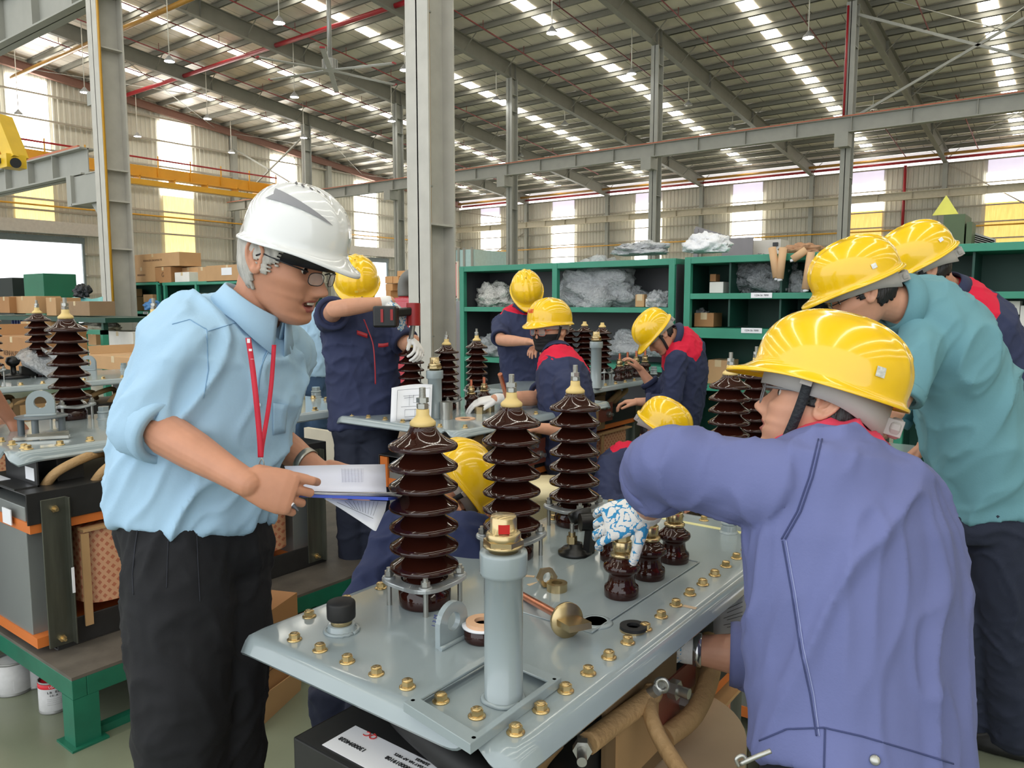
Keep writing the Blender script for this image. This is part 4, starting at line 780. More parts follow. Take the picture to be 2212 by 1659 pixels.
# red cabinet, pipe elbow and small cartons left of the column
Yr=7.6; t=thing('fire_hose_cabinet','tall glossy red cabinet left of the centre column','cabinet',at_(868,800,Yr)); x0,x1=vx(851,Yr),vx(889,Yr); MB().bx(x0,x1,Yr,Yr+.35,.15,vz(870,643,Yr)).build('cabinet_body',M('gloss_red',(190,16,44),.15,coat=.6),t,bev=.01); MB().bx(x0,x0+.3,Yr-.01,Yr,.25,vz(870,650,Yr)).build('cabinet_door',M('gloss_red',(190,16,44),.15,coat=.6),t,bev=.01)
m=MB(); c=at_(873,640,8.3); m.tube([V((c.x,c.y,0)),c],.09,n=14,mi=1); m.tube(smooth([c,c+Z_*.16,c+V((.06,0,.27)),c+V((.2,0,.32)),c+V((.5,0,.32))]),.095,n=14); tag(m.build('elbow_pipe',[M('pipe_grey',(120,120,116),.5),redp]),'grey pipe elbow on a red riser above the red cabinet','pipe')
Yk=9.4; ks=[(832,848,597,612),(849,861,597,612),(833,848,613,628),(862,876,598,620),(876,890,598,614),(876,889,616,636),(858,874,585,597),(834,844,628,650)]
for i,(a,b,c,d) in enumerate(ks): boxat(a,b,c,d,Yk,.25,'small kraft carton stacked beyond the red cabinet, '+['upper left','upper middle','second row left','tall one','upper right behind the pipe','lower right by the column','topmost','lowest left'][i],M('kraft_orange',(214,160,106),.7),tp=False)
tag(MB().bx(vx(830,Yk),vx(900,Yk),Yk-.02,Yk+.4,0,vz(860,652,Yk)).build('low_bench',M('bench_grey',(150,150,150),.5)),'low grey bench carrying the small kraft cartons','bench')
# ---- left shelves and cartons ----
YL_=7.4
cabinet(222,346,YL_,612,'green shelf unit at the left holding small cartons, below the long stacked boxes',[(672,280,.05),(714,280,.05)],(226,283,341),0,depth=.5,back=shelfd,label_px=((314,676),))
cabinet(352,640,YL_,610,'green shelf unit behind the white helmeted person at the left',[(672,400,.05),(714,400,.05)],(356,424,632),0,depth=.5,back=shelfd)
zt=None
B1=[(218,247,565,611,'upright carton at the left end on top of the left shelves',card,None),(249,277,564,611,'upright carton second from the left on top of the left shelves',card,None),(278,336,578,611,'lower of the two long printed cartons on the left shelves',card,('REINHAUSEN',.05)),(277,388,548,577,'topmost long printed carton on the left shelves',card,('REINHAUSEN SINGAPORE PTE',.05)),(336,370,577,611,'brown carton with a round logo in the middle of the left shelves',card2,('G',.12)),(378,409,588,609,'low white carton on top of the left shelves',wbox,None),(388,428,578,609,'carton with loose tape behind the white one on the left shelves',card,None),(428,446,577,608,'narrow carton left of the one with a paper label',card,None),(446,540,572,608,'long carton with a square paper label beside the white helmeted person',card,None)]
for i,(a,b,c,d,l,mt,tx) in enumerate(B1):
    yy=YL_+(.22 if i==6 else .0); t=boxat(a,b,c,d,yy,.42,l,mt,txt=tx)
    if i==8: x=vx(492,yy); MB().bx(x-.15,x+.15,yy-.004,yy,vz(492,594,yy),vz(492,578,yy)).build('paper_label',white,t)
for (a,b,c,d,l,mt) in ((222,239,641,671,'small carton at the left in the upper left shelf bay',card),(241,281,641,671,'wider carton beside the small one in the upper left shelf bay',card),(241,275,624,640,'carton on top in the upper left shelf bay',card),(310,330,636,653,'upper small carton in the second left shelf bay',card),(311,328,654,671,'lower small carton in the second left shelf bay',card2),(388,424,633,660,'white carton in the shelf behind the lanyard person\'s arm',wbox),(243,262,680,713,'white and yellow printed carton in the lower left shelf bay',wbox)): boxat(a,b,c,d,YL_+.03,.3,l,mt,tp=False)
bag(at_(330,670,7.05),(.2,.1,.1),'small blue plastic bag in the left shelf',15,M('blue_bag',(70,130,190),.4,bump=.6,bscale=30,bdist=.03))
Yc=6.3; t=thing('steel_cabinet','dark green steel cabinet with open front at the left picture edge','cabinet',at_(50,700,Yc)); x0,x1=vx(-60,Yc),vx(96,Yc); zt=vz(60,592,Yc); MB().bx(x1-.9,x1,Yc,Yc+.6,0,zt).build('side_body',M('cab_green',(36,112,84),.45,var=.1,scale=2),t,bev=.01); MB().bx(x0,x1-1.5,Yc+.02,Yc+.62,0,zt-.05).build('bay_shade_block',M('bay_shade',(24,34,32),.6),t)  # second box is solid, coloured dark as the shade inside the bay
Yd=5.2
for (a,b,c,d,y,l,mt,tx) in ((0,21,641,676,4.7,'carton cut by the left picture edge above the blue crate',card2,None),(22,79,640,677,4.8,'wide flat carton beside the dark green cabinet',card,None),(132,194,651,682,4.9,'grey brown carton with a small label on the far left bench',M('card_grey',(150,122,92),.75),None),(101,122,643,682,4.9,'small upright carton right of the dark green cabinet',card,None),(46,76,695,722,4.4,'small carton inside the far left clutter, right of the blue crate',card,None),(223,288,716,748,4.9,'white carton with a yellow label left of the lanyard person\'s arm',wbox,None),(191,208,715,745,5.0,'small carton left of the white one with yellow label',card,None)): boxat(a,b,c,d,y,.35,l,mt,txt=tx)
boxat(-20,82,728,800,3.3,.5,'large open carton printed in capitals behind the far left lid',card2,txt=('REINHAUSEN',.075),lid_=.12)
boxat(194,300,770,800,3.5,.5,'wide open carton behind the far left lid, left of the lanyard person',card,lid_=.08)
t=thing('plastic_crate','blue plastic crate under the cartons at the far left','crate',at_(48,722,4.9)); m=MB(); x0,x1=vx(22,4.9),vx(76,4.9); z0,z1=vz(48,722,4.9),vz(48,684,4.9); m.bx(x0,x1,4.9,5.3,z0,z1); m.build('crate_body',M('crate_blue',(34,44,96),.5),t)
for i in range(9): x=x0+(x1-x0)*(i+.5)/9; MB().bx(x-.02,x+.02,4.885,4.9,z0+.05,z1-.05).build('rib',M('crate_blue_l',(52,64,120),.5),t)
m=MB(); z=vz(150,684,4.85); m.bx(vx(-80,4.6),vx(225,4.6),4.6,5.6,z-.06,z); 
for px_ in (-60,60,218): m.bx(vx(px_,4.65)-.03,vx(px_,4.65)+.03,4.65,4.71,0,z-.06)
tag(m.build('work_bench',shelfd),'green work bench carrying the cartons at the far left','bench')
m=MB(); y=4.0; xa,xb=vx(160,y),vx(218,y); z1=vz(190,712,y); m.bx(xa,xa+.09,y,y+.09,.0,z1); m.bx(xb-.06,xb,y,y+.06,.0,z1); m.bx(xa,xb,y,y+.06,z1-.05,z1); m.bx(xa,xb,y+.01,y+.05,z1-.22,z1-.18); tag(m.build('trestle_frame',shelfg),'green steel trestle frame left of the lanyard person\'s elbow','trestle')
m=MB(); G=[[at_(126+i*12,643+3*math.sin(i*1.3)+j*16,5.6-.05*j) for i in range(9)] for j in range(4)]; m.grid(G); tag(m.build('tarpaulin',M('turquoise_sheet',(120,186,184),.5),solid=.004),'turquoise sheet spread behind the grey brown carton at the left','sheet')
bag(at_(178,642,5.6),(.14,.1,.12),'small black sack on the turquoise sheet',16,M('black_sack',(30,34,40),.35,bump=.6,bscale=30,bdist=.03))
bag(at_(215,715,5.1),(.45,.2,.08),'folded cream tarp with ropes above the white carton at the left',17,M('cream_tarp',(214,208,192),.6,bump=.6,bscale=30,bdist=.03))
# plastic sheet on the far left lid
q=PZ(82,812,1.05); m=MB(); G=[]
for i in range(9): G.append([q+RT*(.36*(i/8-.3)*(1.25-j*.05))+FW*(.1*math.sin(i+j))+Z_*(j*.035+.02*math.sin(i*2.1+j)) for j in range(7)])
m.grid(G); tag(m.build('plastic_sheet',plw,solid=.001),'clear crumpled plastic film beside the ball handle on the far left lid','plastic film')
# drawing propped on the middle lid
t=thing('technical_drawing','printed technical drawing sheet propped upright on the middle distance lid','paper',P(885,905,3.7)); G=[[P(846+u*88-3*v,(838-7*u)+v*76-4*math.sin(u*3),3.72-.06*v+.03*math.sin(u*3)) for u in np.linspace(0,1,8)] for v in np.linspace(0,1,6)]
MB().grid(G).build('sheet',white,t,solid=.001)
def dl(*pts,w=.0009): m=MB(); m.tube([P(846+u*88-3*v,(838-7*u)+v*76-4*math.sin(u*3),3.71-.06*v+.03*math.sin(u*3)) for u,v in pts],w,n=4); m.build('drawing_line',M('drawing_ink',(90,94,104),.6),t)
dl((.15,.1),(.95,.1),(.95,.95),(.15,.95),(.15,.1)); dl((.3,.3),(.85,.3),(.85,.52),(.55,.52),(.55,.3)); dl((.32,.36),(.55,.36)); dl((.45,.3),(.45,.6)); dl((.25,.6),(.95,.6)); dl((.35,.7),(.8,.7),(.8,.9),(.35,.9),(.35,.7)); dl((.6,.7),(.6,.9))
t=thing('printed_form','white signed form hanging below the right edge of the front lid','paper',P(1575,1330,1.9)); G=[[P(1541+u*74,(1318-44*u)+v*(60+45*u)*1.0,2.0-.05*u) for u in np.linspace(0,1,5)] for v in np.linspace(0,1,5)]; MB().grid(G).build('sheet',white,t,solid=.001)
for i,v in enumerate((.2,.3,.42,.5,.62,.7)): MB().tube([P(1541+u*74,(1318-44*u)+v*(60+45*u),1.99-.05*u) for u in (.3+.1*(i%2),.85)],.0007,n=4).build('print_lines',M('drawing_ink',(90,94,104),.6),t)
# tins under the stand
def tin(px,py,r,h,lab,red_=False,inner=(70,44,36)):
    c=PZ(px,py,0); t=thing('tin_can',lab,'tin can',c); MB().lathe([(0,0),(r,0),(r+.002,.004),(r,.008),(r,h-.006),(r+.002,h-.002),(r-.001,h),(r-.003,h),(r-.003,.01),(0,.01)],c,n=36).build('can_body',M('tin_metal',(150,150,148),.4,metal=.5,var=.1),t); MB().lathe([(r+.0006,.012),(r+.0008,.013),(r+.0008,h*(.86 if red_ else .93)),(r+.0006,h*(.86 if red_ else .93))],c,n=36).build('can_label',M('label_grey',(186,186,186),.5,var=.06,scale=40),t)
    if red_: MB().lathe([(r+.0010,h*.80),(r+.0012,h*.81),(r+.0012,h*.94),(r+.0010,h*.94)],c,n=36).build('red_band',M('label_red',(206,24,40),.5),t)
    MB().lathe([(0,h*.7),(r-.004,h*.72)],c,n=24).build('paste',M('paste_brown',inner,.5),t); return t,c,r,h
def curved(t,s_,c,r,z,size,mt,ang=0):
    dr=(O-c); dr.z=0; dr.normalize(); a0=math.atan2(dr.y,dr.x)+ang; n=len(s_); st=size*.68/r
    for i,ch in enumerate(s_):
        a=a0+(i-(n-1)/2)*st; d=V((math.cos(a),math.sin(a),0)); 
        if ch!=' ': text(ch,'lettering',mt,size,c+d*(r+.0012)+Z_*z,V((-d.y,d.x,0)),Z_,t)
t,c,r,h=tin(118,1530,.052,.13,'grey tin with a red band under the corner of the low green stand',True); curved(t,'LOCTITE',c,r,h*.87,.0125,white,.25); curved(t,'LB 8008',c,r,h*.70,.013,ink,.15); curved(t,'C5-A',c,r,h*.60,.010,ink,.0)
for i in range(4): curved(t,'------------',c,r,h*(.50-.06*i),.007,ink,.1)
t,c,r,h=tin(32,1490,.068,.14,'larger open grey tin at the left picture edge under the stand'); MB().box(c+(O-c).normalized()*0+V((0,0,.045))+((lambda d:V((d.x,d.y,0)).normalized())(O-c))*(r+.0015)-RT*.02,(.035,.002,.04),Matrix((RT,FW,Z_)).transposed()).build('barcode_patch',white,t)
t,c,r,h=tin(80,1478,.048,.12,'pale translucent jar between the two grey tins',inner=(120,130,110))
# carton with handling marks on the floor
c0,c1=PZ(541,1590,0),PZ(648,1490,0); d=(c1-c0).normalized(); sd=V((-d.y,d.x,0)); t=thing('cardboard_box','open carton with printed handling marks on the floor behind the foreground lid corner','box',c0)
W=lambda a,b,z:c0+d*a+sd*b+Z_*z; L0_=(c1-c0).length; m=MB(); m.add([W(.0,.0,.02),W(L0_,.0,.02),W(L0_,.0,.42),W(.0,.0,.42),W(.0,.35,.02),W(L0_,.35,.02),W(L0_,.35,.42),W(.0,.35,.42)],[(0,1,2,3),(1,5,6,2),(4,7,6,5),(0,3,7,4),(0,4,5,1)]); m.build('carton',card2,t)
m=MB(); m.add([W(.0,-.002,.0),W(L0_,-.002,.0),W(L0_,-.012,.10),W(.0,-.012,.13)],[(0,1,2,3)]); m.build('flap',card,t,solid=.004)
for i in range(4):
    a=L0_-.16-.07*i; m=MB(); m.tube([W(a+q,-.004,.19+e) for q,e in ((0,0),(.055,0),(.055,.055),(0,.055),(0,0))],.0015,n=4); m.build('handling_mark',ink,t); text('?C?C'[i] if 0 else 'SCSC'[i],'handling_mark',ink,.05,W(a+.0275,-.004,.217),d,Z_,t)
m=MB(); m.bar(W(L0_-.035,-.002,.14),W(L0_-.035,-.002,.24),.035,.003,-sd); m.build('dark_label',ink,t); text('IBC','label_print',card,.03,W(L0_-.035,-.005,.19),Z_,-d,t)
for z_ in (.29,.32): text('KEEP DRY  HANDLE WITH CARE','box_print',ink,.022,W(L0_-.26,-.003,z_),d,Z_,t)
# bucket, scraps
c=P(1188,1110,3.3); c.z=0; t=thing('bucket','cream plastic drum standing between the brown bushings in the middle','bucket',c); zt=P(1188,1040,3.3).z; MB().lathe([(0,0),(.12,0),(.135,zt-.05),(.14,zt-.05),(.14,zt),(0,zt)],c,n=28).build('drum',M('cream_plastic',(214,200,160),.5),t)
m=MB(); r3=random.Random(5)
for i in range(260):
    q=PZ(rnd.uniform(850,1075),rnd.uniform(800,860),.35); q.z=r3.uniform(.02,.55)*(.6+.4*math.sin(q.x)); a=r3.uniform(0,PI); m.box(q,(.22,.06,.01),Matrix.Rotation(a,3,'Z')@Matrix.Rotation(r3.uniform(-1,1),3,'X'))
tag(m.build('packing_scraps',M('scrap_paper',(206,186,152),.8,var=.3,scale=8)),'heap of torn kraft and white packing scraps beyond the middle lid','packing scraps',kind='stuff')
c=PZ(710,960,.6); tag(MB().box(V((c.x,c.y,.35)),(.5,.04,.7)).build('white_board',M('cream_board',(212,204,184),.6)),'cream board standing left of the driver holding person\'s legs','board')
# ================= people =================
skinA=M('skin_tan',(196,140,112),.5,var=.07,scale=25,bump=.1,bscale=120,bdist=.002,sss=.08,spec=.4); skinB=M('skin_warm',(206,152,124),.5,var=.06,scale=25,bump=.08,bscale=120,bdist=.002,sss=.08,spec=.4); skinD=M('skin_brown',(176,122,96),.5,var=.06,scale=25,sss=.06)
lipm=M('lip',(168,92,84),.45); earm=M('mouth_dark',(70,26,24),.6); toothm=M('tooth',(230,222,205),.3); hair_g=M('grey_hair',(178,174,166),.7,var=.35,scale=60,stretch=(1,1,.25),bump=1,bscale=150,bdist=.004); hair_b=M('black_hair',(26,23,23),.45,var=.4,scale=60,stretch=(1,1,.25),bump=1,bscale=150,bdist=.004)
hatY=M('yellow_helmet_plastic',(246,198,26),.16,var=.03,scale=10,coat=.5); hatW=M('white_helmet_plastic',(232,233,232),.12,var=.01,coat=.6); strapm=M('black_webbing',(34,38,42),.7,bump=.4,bscale=200); harn=M('grey_harness',(176,172,166),.5); blk=M('harness_black',(28,28,30),.45); glassm=M('clear_lens',(235,240,240),.04,alpha=.16,spec=.6); lensf=M('spectacle_frame',(35,35,38),.3,metal=.4)
irism=M('iris_dark',(40,26,20),.15); eyem=M('eye_white',(225,218,210),.2)
def cloth(name,col,**k): return M(name,col,.85,bump=.25,bscale=180,bdist=.002,scale=5,var=k.pop('var',.06),**k)
lblue=cloth('pale_blue_cotton',(166,200,226)); black_t=cloth('black_trouser_cloth',(17,18,23),var=.15); navy=cloth('navy_cotton',(45,52,84)); teal=cloth('teal_jersey',(104,152,162)); navyt=cloth('navy_trouser_cloth',(34,40,58),var=.12); jeans=cloth('denim',(52,78,108),var=.12)
nav_red=two('navy_red_uniform',(46,53,84),(214,20,58),'panel',rough=.85,bump=.25,bscale=180,bdist=.002,scale=5); fad_red=two('faded_blue_pink_uniform',(104,111,158),(222,64,92),'panel',rough=.85,bump=.25,bscale=180,bdist=.002,scale=4,var=.1)
glove=two('knit_glove',(226,224,220),(52,140,190),'panel',rough=.9,bump=.5,bscale=150,bdist=.003,scale=20); glovew=M('white_knit_glove',(232,230,228),.9,bump=.5,bscale=150,bdist=.003,var=.05,scale=20)
def bake(mb,voxel,sm=4,fac=.5):
    me=mb.mesh('t',[skinA],(0,0,0)); o=bpy.data.objects.new('t',me); C.objects.link(o)
    r=o.modifiers.new('r','REMESH'); r.mode='VOXEL'; r.voxel_size=voxel; r.use_smooth_shade=True
    if sm: s=o.modifiers.new('s','SMOOTH'); s.iterations=sm; s.factor=fac
    dg=bpy.context.evaluated_depsgraph_get(); out=bpy.data.meshes.new_from_object(o.evaluated_get(dg)); bpy.data.objects.remove(o); return out
def arrs(me):
    n=len(me.vertices); v=np.empty(n*3); me.vertices.foreach_get('co',v); return v.reshape(-1,3)
def joinm(name,meshes,mats,org,matidx=None):
    vs=[];fs=[];mi=[];k=0
    for j,me in enumerate(meshes):
        a=arrs(me); vs.append(a-np.array(org)); 
        for p in me.polygons: fs.append([i+k for i in p.vertices]); mi.append(p.material_index if matidx is None else matidx[j])
        k+=len(a)
    out=bpy.data.meshes.new(name); out.from_pydata(np.vstack(vs).tolist(),[],fs)
    for m in mats: out.materials.append(m)
    out.polygons.foreach_set('material_index',mi); out.polygons.foreach_set('use_smooth',[True]*len(fs)); out.update(); return out
def wrinkle(me,amp,scale,axis=None,seed=0,mask=None):
    """push cloth in and out along its normals in long soft folds"""
    a=arrs(me); n=len(a); nr=np.empty(n*3); me.vertices.foreach_get('normal',nr); nr=nr.reshape(-1,3); ax=axis.normalized() if axis is not None else None; off=V((seed*3.7,seed*1.3,seed*2.1))
    for i in range(n):
        p=V(a[i]); 
        if ax is not None: p=p-ax*(p.dot(ax)*.68)
        q=p*scale+off; w1=noise.noise_vector(q*.5)*.6; r=1-abs(noise.noise(q+w1))*3.2; r2_=1-abs(noise.noise(q*1.9+w1+off))*3.; f=amp*(max(r,0)**1.6*1.25-.25+.5*max(r2_,0)**1.6)
        if mask is not None: f*=mask(a[i])
        a[i]+=nr[i]*f
    me.vertices.foreach_set('co',a.ravel()); me.update(); return me
def limb(m,pts,rad,n=14,sq=None):
    """tapered limb with round ends"""
    pts=[V(p) for p in pts]; P2=[];R2=[]
    d0=(pts[0]-pts[1]).normalized(); d1=(pts[-1]-pts[-2]).normalized()
    for t in (.95,.75,.4): P2.append(pts[0]+d0*rad[0]*t); R2.append(rad[0]*math.sqrt(1-t*t))
    for i,p in enumerate(pts): P2.append(p);R2.append(rad[i])
    for t in (.4,.75,.95): P2.append(pts[-1]+d1*rad[-1]*t); R2.append(rad[-1]*math.sqrt(1-t*t))
    m.tube(P2,R2,n=n,flat=sq); return m
def loft(m,secs,n=32,e=.9):
    G=[]
    for c,a,b in secs:
        G.append([V(c)+V(a)*math.copysign(abs(math.cos(2*PI*j/n))**e,math.cos(2*PI*j/n))+V(b)*math.copysign(abs(math.sin(2*PI*j/n))**e,math.sin(2*PI*j/n)) for j in range(n)])
    m.grid(G,closed=True); m.add(G[0],[tuple(range(n))[::-1]]); m.add(G[-1],[tuple(range(n))]); return m
def crv(pts,n=6): return smooth([V(p) for p in pts],n)
# ---- head: profile curves turned into a face ----
HZ=np.array([-.118,-.114,-.105,-.096,-.087,-.078,-.070,-.062,-.054,-.046,-.036,-.02,0.,.015,.03,.05,.07,.09,.11,.121,.127])
HF=np.array([.050,.072,.087,.089,.0835,.085,.0875,.0865,.0905,.088,.088,.088,.084,.086,.0945,.092,.085,.070,.045,.02,0.])
HB=np.array([.03,.018,.0,-.018,-.034,-.046,-.054,-.062,-.069,-.075,-.082,-.090,-.095,-.097,-.098,-.096,-.088,-.072,-.048,-.022,0.])
HW=np.array([.006,.02,.034,.044,.051,.056,.059,.062,.065,.067,.069,.0715,.073,.0745,.075,.073,.068,.057,.040,.02,.002])
NZ=np.array([-.055,-.050,-.045,-.040,-.034,-.028,-.02,-.01,0.,.012,.02]); NN=np.array([0,.003,.012,.022,.027,.025,.019,.012,.007,.003,0]); NWd=np.array([.012,.014,.0145,.014,.0125,.0105,.0085,.0075,.007,.009,.012])
BACK=[1.]
def headpts(open_=0,nz=90,nt=96,off=0.,nose=1.0):
    z=np.interp(np.linspace(0,1,nz),np.linspace(0,1,nz),np.linspace(HZ[0],HZ[-1],nz)); th=np.linspace(0,2*PI,nt,endpoint=False); Z,T=np.meshgrid(z,th,indexing='ij')
    F=np.interp(Z,HZ,HF)+off;B=np.interp(Z,HZ,HB)*BACK[0]-off;W=np.interp(Z,HZ,HW)+off; c,s=np.cos(T),np.sin(T); cx=(F+B)/2*0+np.where(c>0,0.,0.); 
    mid=np.clip((F+B)/2,-.02,.04); X=np.where(c>0,mid+(F-mid)*np.abs(c)**.78,mid+(B-mid)*np.abs(c)**.9); Y=W*np.sign(s)*np.abs(s)**.86
    fr=np.clip(c,0,1)**.5; g=lambda y0,sy,z0,sz:np.exp(-((np.abs(Y)-y0)/sy)**2-((Z-z0)/sz)**2)
    X=X+fr*(np.interp(Z,NZ,NN)*nose*np.exp(-(Y/np.interp(Z,NZ,NWd))**2)); X=X+fr*.006*g(.013,.005,-.042,.006)
    X=X-fr*.012*g(.031,.015,.001,.011)+fr*.0045*g(.028,.018,.021,.007)-fr*.003*g(.034,.02,-.014,.005)
    Y=Y+np.sign(Y)*.004*g(.06,.03,-.026,.014)*1; X=X+fr*.004*g(.046,.014,-.026,.012)
    X=X+fr*(.0045*np.exp(-(Y/.02)**2-((Z+.0575)/.0035)**2)+.006*np.exp(-(Y/.018)**2-((Z+.0715+open_*.006)/.0045)**2)-(.004+.016*open_)*np.exp(-(Y/.022)**2-((Z+.0635+open_*.003)/(.0018+.0035*open_))**2))
    X=X-fr*.003*g(.027,.006,-.055,.014)
    return X,Y,Z
def frame(pos,F,U,s=1.0):
    F=V(F).normalized(); U=V(U); U=(U-F*U.dot(F)).normalized(); Lf=U.cross(F); R=Matrix((F,Lf,U)).transposed().to_4x4(); return Matrix.Translation(pos)@R@Matrix.Scale(s,4)
def head_mesh(m,T,open_=0,nose=1.):
    X,Y,Z=headpts(open_,nose=nose); G=[[T@V((X[i,j],Y[i,j],Z[i,j])) for j in range(X.shape[1])] for i in range(X.shape[0])]; n=X.shape[1]
    m.grid(G,closed=True); m.add(G[0],[tuple(range(n))[::-1]]); m.add(G[-1],[tuple(range(n))])
    for s in (-1,1):
        e=Matrix.Translation(V((-.010,s*.071,.0)))@Matrix.Rotation(s*math.radians(24),4,'Z')@Matrix.Rotation(math.radians(-10),4,'Y'); W=lambda x,y,z:T@(e@V((x,s*y,z)))
        hel=[W(.010,.002,-.003),W(.016,.004,.012),W(.010,.010,.028),W(-.003,.014,.033),W(-.014,.016,.027),W(-.018,.017,.012),W(-.016,.015,-.004),W(-.010,.012,-.017),W(-.002,.008,-.028),W(.006,.004,-.027),W(.010,.002,-.016)]
        k=T.to_scale()[0]; m.tube(smooth(hel,4),.0042*k,n=8); m.tube(smooth([W(-.001,.009,.020),W(-.008,.011,.008),W(-.006,.010,-.006),W(.001,.007,-.014)],4),.0034*k,n=6)
        limb(m,[W(.0,.006,-.022),W(.003,.004,-.024)],[.0075*k,.007*k],10)
        loft(m,[(W(-.001,-.004+yy,.003),(T@(e@V((.014,0,.0))))-(T@(e@V((0,0,0)))),(T@(e@V((0,0,.028))))-(T@(e@V((0,0,0))))) for yy in (-.006,.0,.006,.0075)],16,1)
        limb(m,[W(.012,.004,-.003),W(.012,.002,-.008)],[.004*k,.004*k],8)
def hand(m,w,d,n_,th,curl=(.5,.6,.4),s=1.,spread=.06,thumb=(.5,.3),L=None,curls=None):
    """palm and five fingers. d: wrist to knuckles, n_: back of the hand, th: thumb side"""
    d=V(d).normalized(); n_=V(n_); n_=(n_-d*n_.dot(d)).normalized(); t=V(th); t=(t-d*t.dot(d)-n_*t.dot(n_)).normalized(); w=V(w)
    loft(m,[(w+d*x*s-n_*zz*s,t*a*s,n_*b*s) for x,a,b,zz in ((-.012,.024,.019,0),(.0,.026,.018,0),(.02,.033,.0175,0),(.045,.040,.017,.001),(.07,.042,.015,.002),(.086,.040,.012,.003),(.094,.034,.008,.004))],20,.8)
    for i,(y,l,r) in enumerate(((-.031,.058,.0078),(-.0105,.072,.0085),(.0105,.078,.0088),(.0315,.070,.0087))):
        c=curls[i] if curls else curl; p=w+d*(.086-.004*abs(i-2))*s+t*y*s-n_*.003*s; a=0; pts=[p-d*.012*s,p]; dd=(d+t*(y*spread*30)).normalized()
        for seg,k in ((.46,c[0]),(.30,c[1]),(.24,c[2])):
            a+=k; v=dd*math.cos(a)-n_*math.sin(a); p=p+v*(l*seg*s*1.12); pts.append(p)
        limb(m,pts,[r*s*1.05,r*s*1.1,r*s,r*s*.93,r*s*.82],12)
    p=w+d*.018*s+t*.022*s-n_*.006*s; v=(d*math.cos(thumb[0])+t*math.sin(thumb[0])-n_*.35).normalized(); p1=p+v*.040*s; v2=(v*math.cos(thumb[1])+d*math.sin(thumb[1])-n_*.15).normalized(); p2=p1+v2*.032*s; v3=(v2+d*.25-n_*.2).normalized(); p3=p2+v3*.022*s
    limb(m,[p,p+v*.02*s,p1,p2,p3],[.0155*s,.0145*s,.0112*s,.0102*s,.0085*s],12)
# ---- helmet ----
def hat_pt(th,h,a=.124,b=.104,H=.112,ridge=1):
    """point of the shell: th around, h 0 (rim) to 1 (crown)"""
    r=(1-h**2.5)**(1/2.3); x=a*r*math.cos(th); y=b*r*math.sin(th); z=H*h
    k=ridge*(.0045*math.exp(-(y/.011)**2)+.0028*math.exp(-((abs(y)-.034)/.008)**2))*min(1,h*3)*(1 if x>-.11 else .6); L=max(1e-6,math.sqrt(x*x+y*y+z*z)); return V((x*(1+k/L),y*(1+k/L),z+z*k/L+k*.3))
def hard_hat(parent,T,mt,s=1.,tilt=0,fwd=0.,hs_=1.,strap=True,harness=None,decal=False,knob=True,org=None,chin=(.05,0,-.118),nape=True,ridge=1):
    TT=T@Matrix.Translation((fwd,0,.045))@Matrix.Rotation(math.radians(tilt),4,'Y')@Matrix.Scale(s,4)@Matrix.Diagonal((1,1,hs_,1)); W=lambda p:TT@V(p)
    m=MB(); G=[]; nt=96; hs=[1-(i/22)**1.5 for i in range(23)]
    for h in hs: G.append([W(hat_pt(2*PI*j/nt,min(h,.9999),ridge=ridge)) for j in range(nt)])
    def rim(j,o,dz):
        th=2*PI*j/nt; c,s_=math.cos(th),math.sin(th); v=max(0,c)**3; out=.009+.034*v; return W(((.124+out*o)*c,(.104+(.009+.010*v)*o)*s_,dz*(1+.8*v)-.006*v*o))
    for o,dz in ((.12,-.004),(.4,-.0085),(.8,-.0115),(1,-.0125),(1.02,-.0155),(.98,-.0165)): G.append([rim(j,o,dz) for j in range(nt)])
    m.grid(G,closed=True); hat=m.build('hard_hat',mt,parent,org=org or WO[parent.name],solid=.0022)
    hm=harness or harn
    m=MB(); G=[]; N=64
    for (f,z) in ((1,.016),(1.01,-.006),(1.0,-.030)):
        r_=[]
        for j in range(N):
            th=2*PI*j/N; c,s_=math.cos(th),math.sin(th); dz=-.034*max(0,-c)**2 if nape else 0; r_.append(W(((.104*f)*c-.002,(.086*f)*s_,z+dz*(1 if z<0 else .3)-.008)))
        G.append(r_)
    m.grid(G,closed=True); m.build('head_band',hm,hat,solid=.003)
    if knob:
        m=MB(); c=W((-.112,0,-.046)); ax=(W((-1,0,-.046))-W((0,0,-.046))).normalized(); m.lathe([(0,0),(.016*s,0),(.019*s,.004*s),(.019*s,.016*s),(.014*s,.019*s),(0,.019*s)],c,n=12,ax=ax,sm=False); m.box(c-ax*.004,(.05*s,.03*s,.03*s),TT.to_3x3().normalized()); m.build('ratchet_knob',blk if harness is blk else hm,hat,bev=.002)
    if strap:
        for sd in (-1,1):
            a=W((.022,sd*.098,.0)); b=T@V((.028,sd*.079,-.04)); c=T@V((chin[0]-.01,sd*.045,chin[2]+.02)); e=T@V(chin)
            pts=smooth([a,W((.02,sd*.09,-.03)),b,c,e],5); m=MB(); f=(T.to_3x3()@V((1,0,.25))).normalized()
            for i in range(len(pts)-1): pass
            G=[[p-f*.009,p+f*.009] for p in pts]; m.grid(G,sm=True); m.build('chin_strap',strapm,hat,solid=.002)
            MB().box(W((.022,sd*.098,-.012)),(.020*s,.004*s,.026*s),TT.to_3x3().normalized()).build('strap_buckle',harn,hat,bev=.001)
    return hat,TT
def patch(hat,TT,quad,mt,name='emblem',n=12,lift=.0045):
    """thin sheet on the shell; quad(u,v)->(th,h)"""
    G=[[TT@(hat_pt(*quad(i/n,j/n))*(1+lift/.13)) for j in range(n+1)] for i in range(n+1)]; return MB().grid(G).build(name,mt,hat)
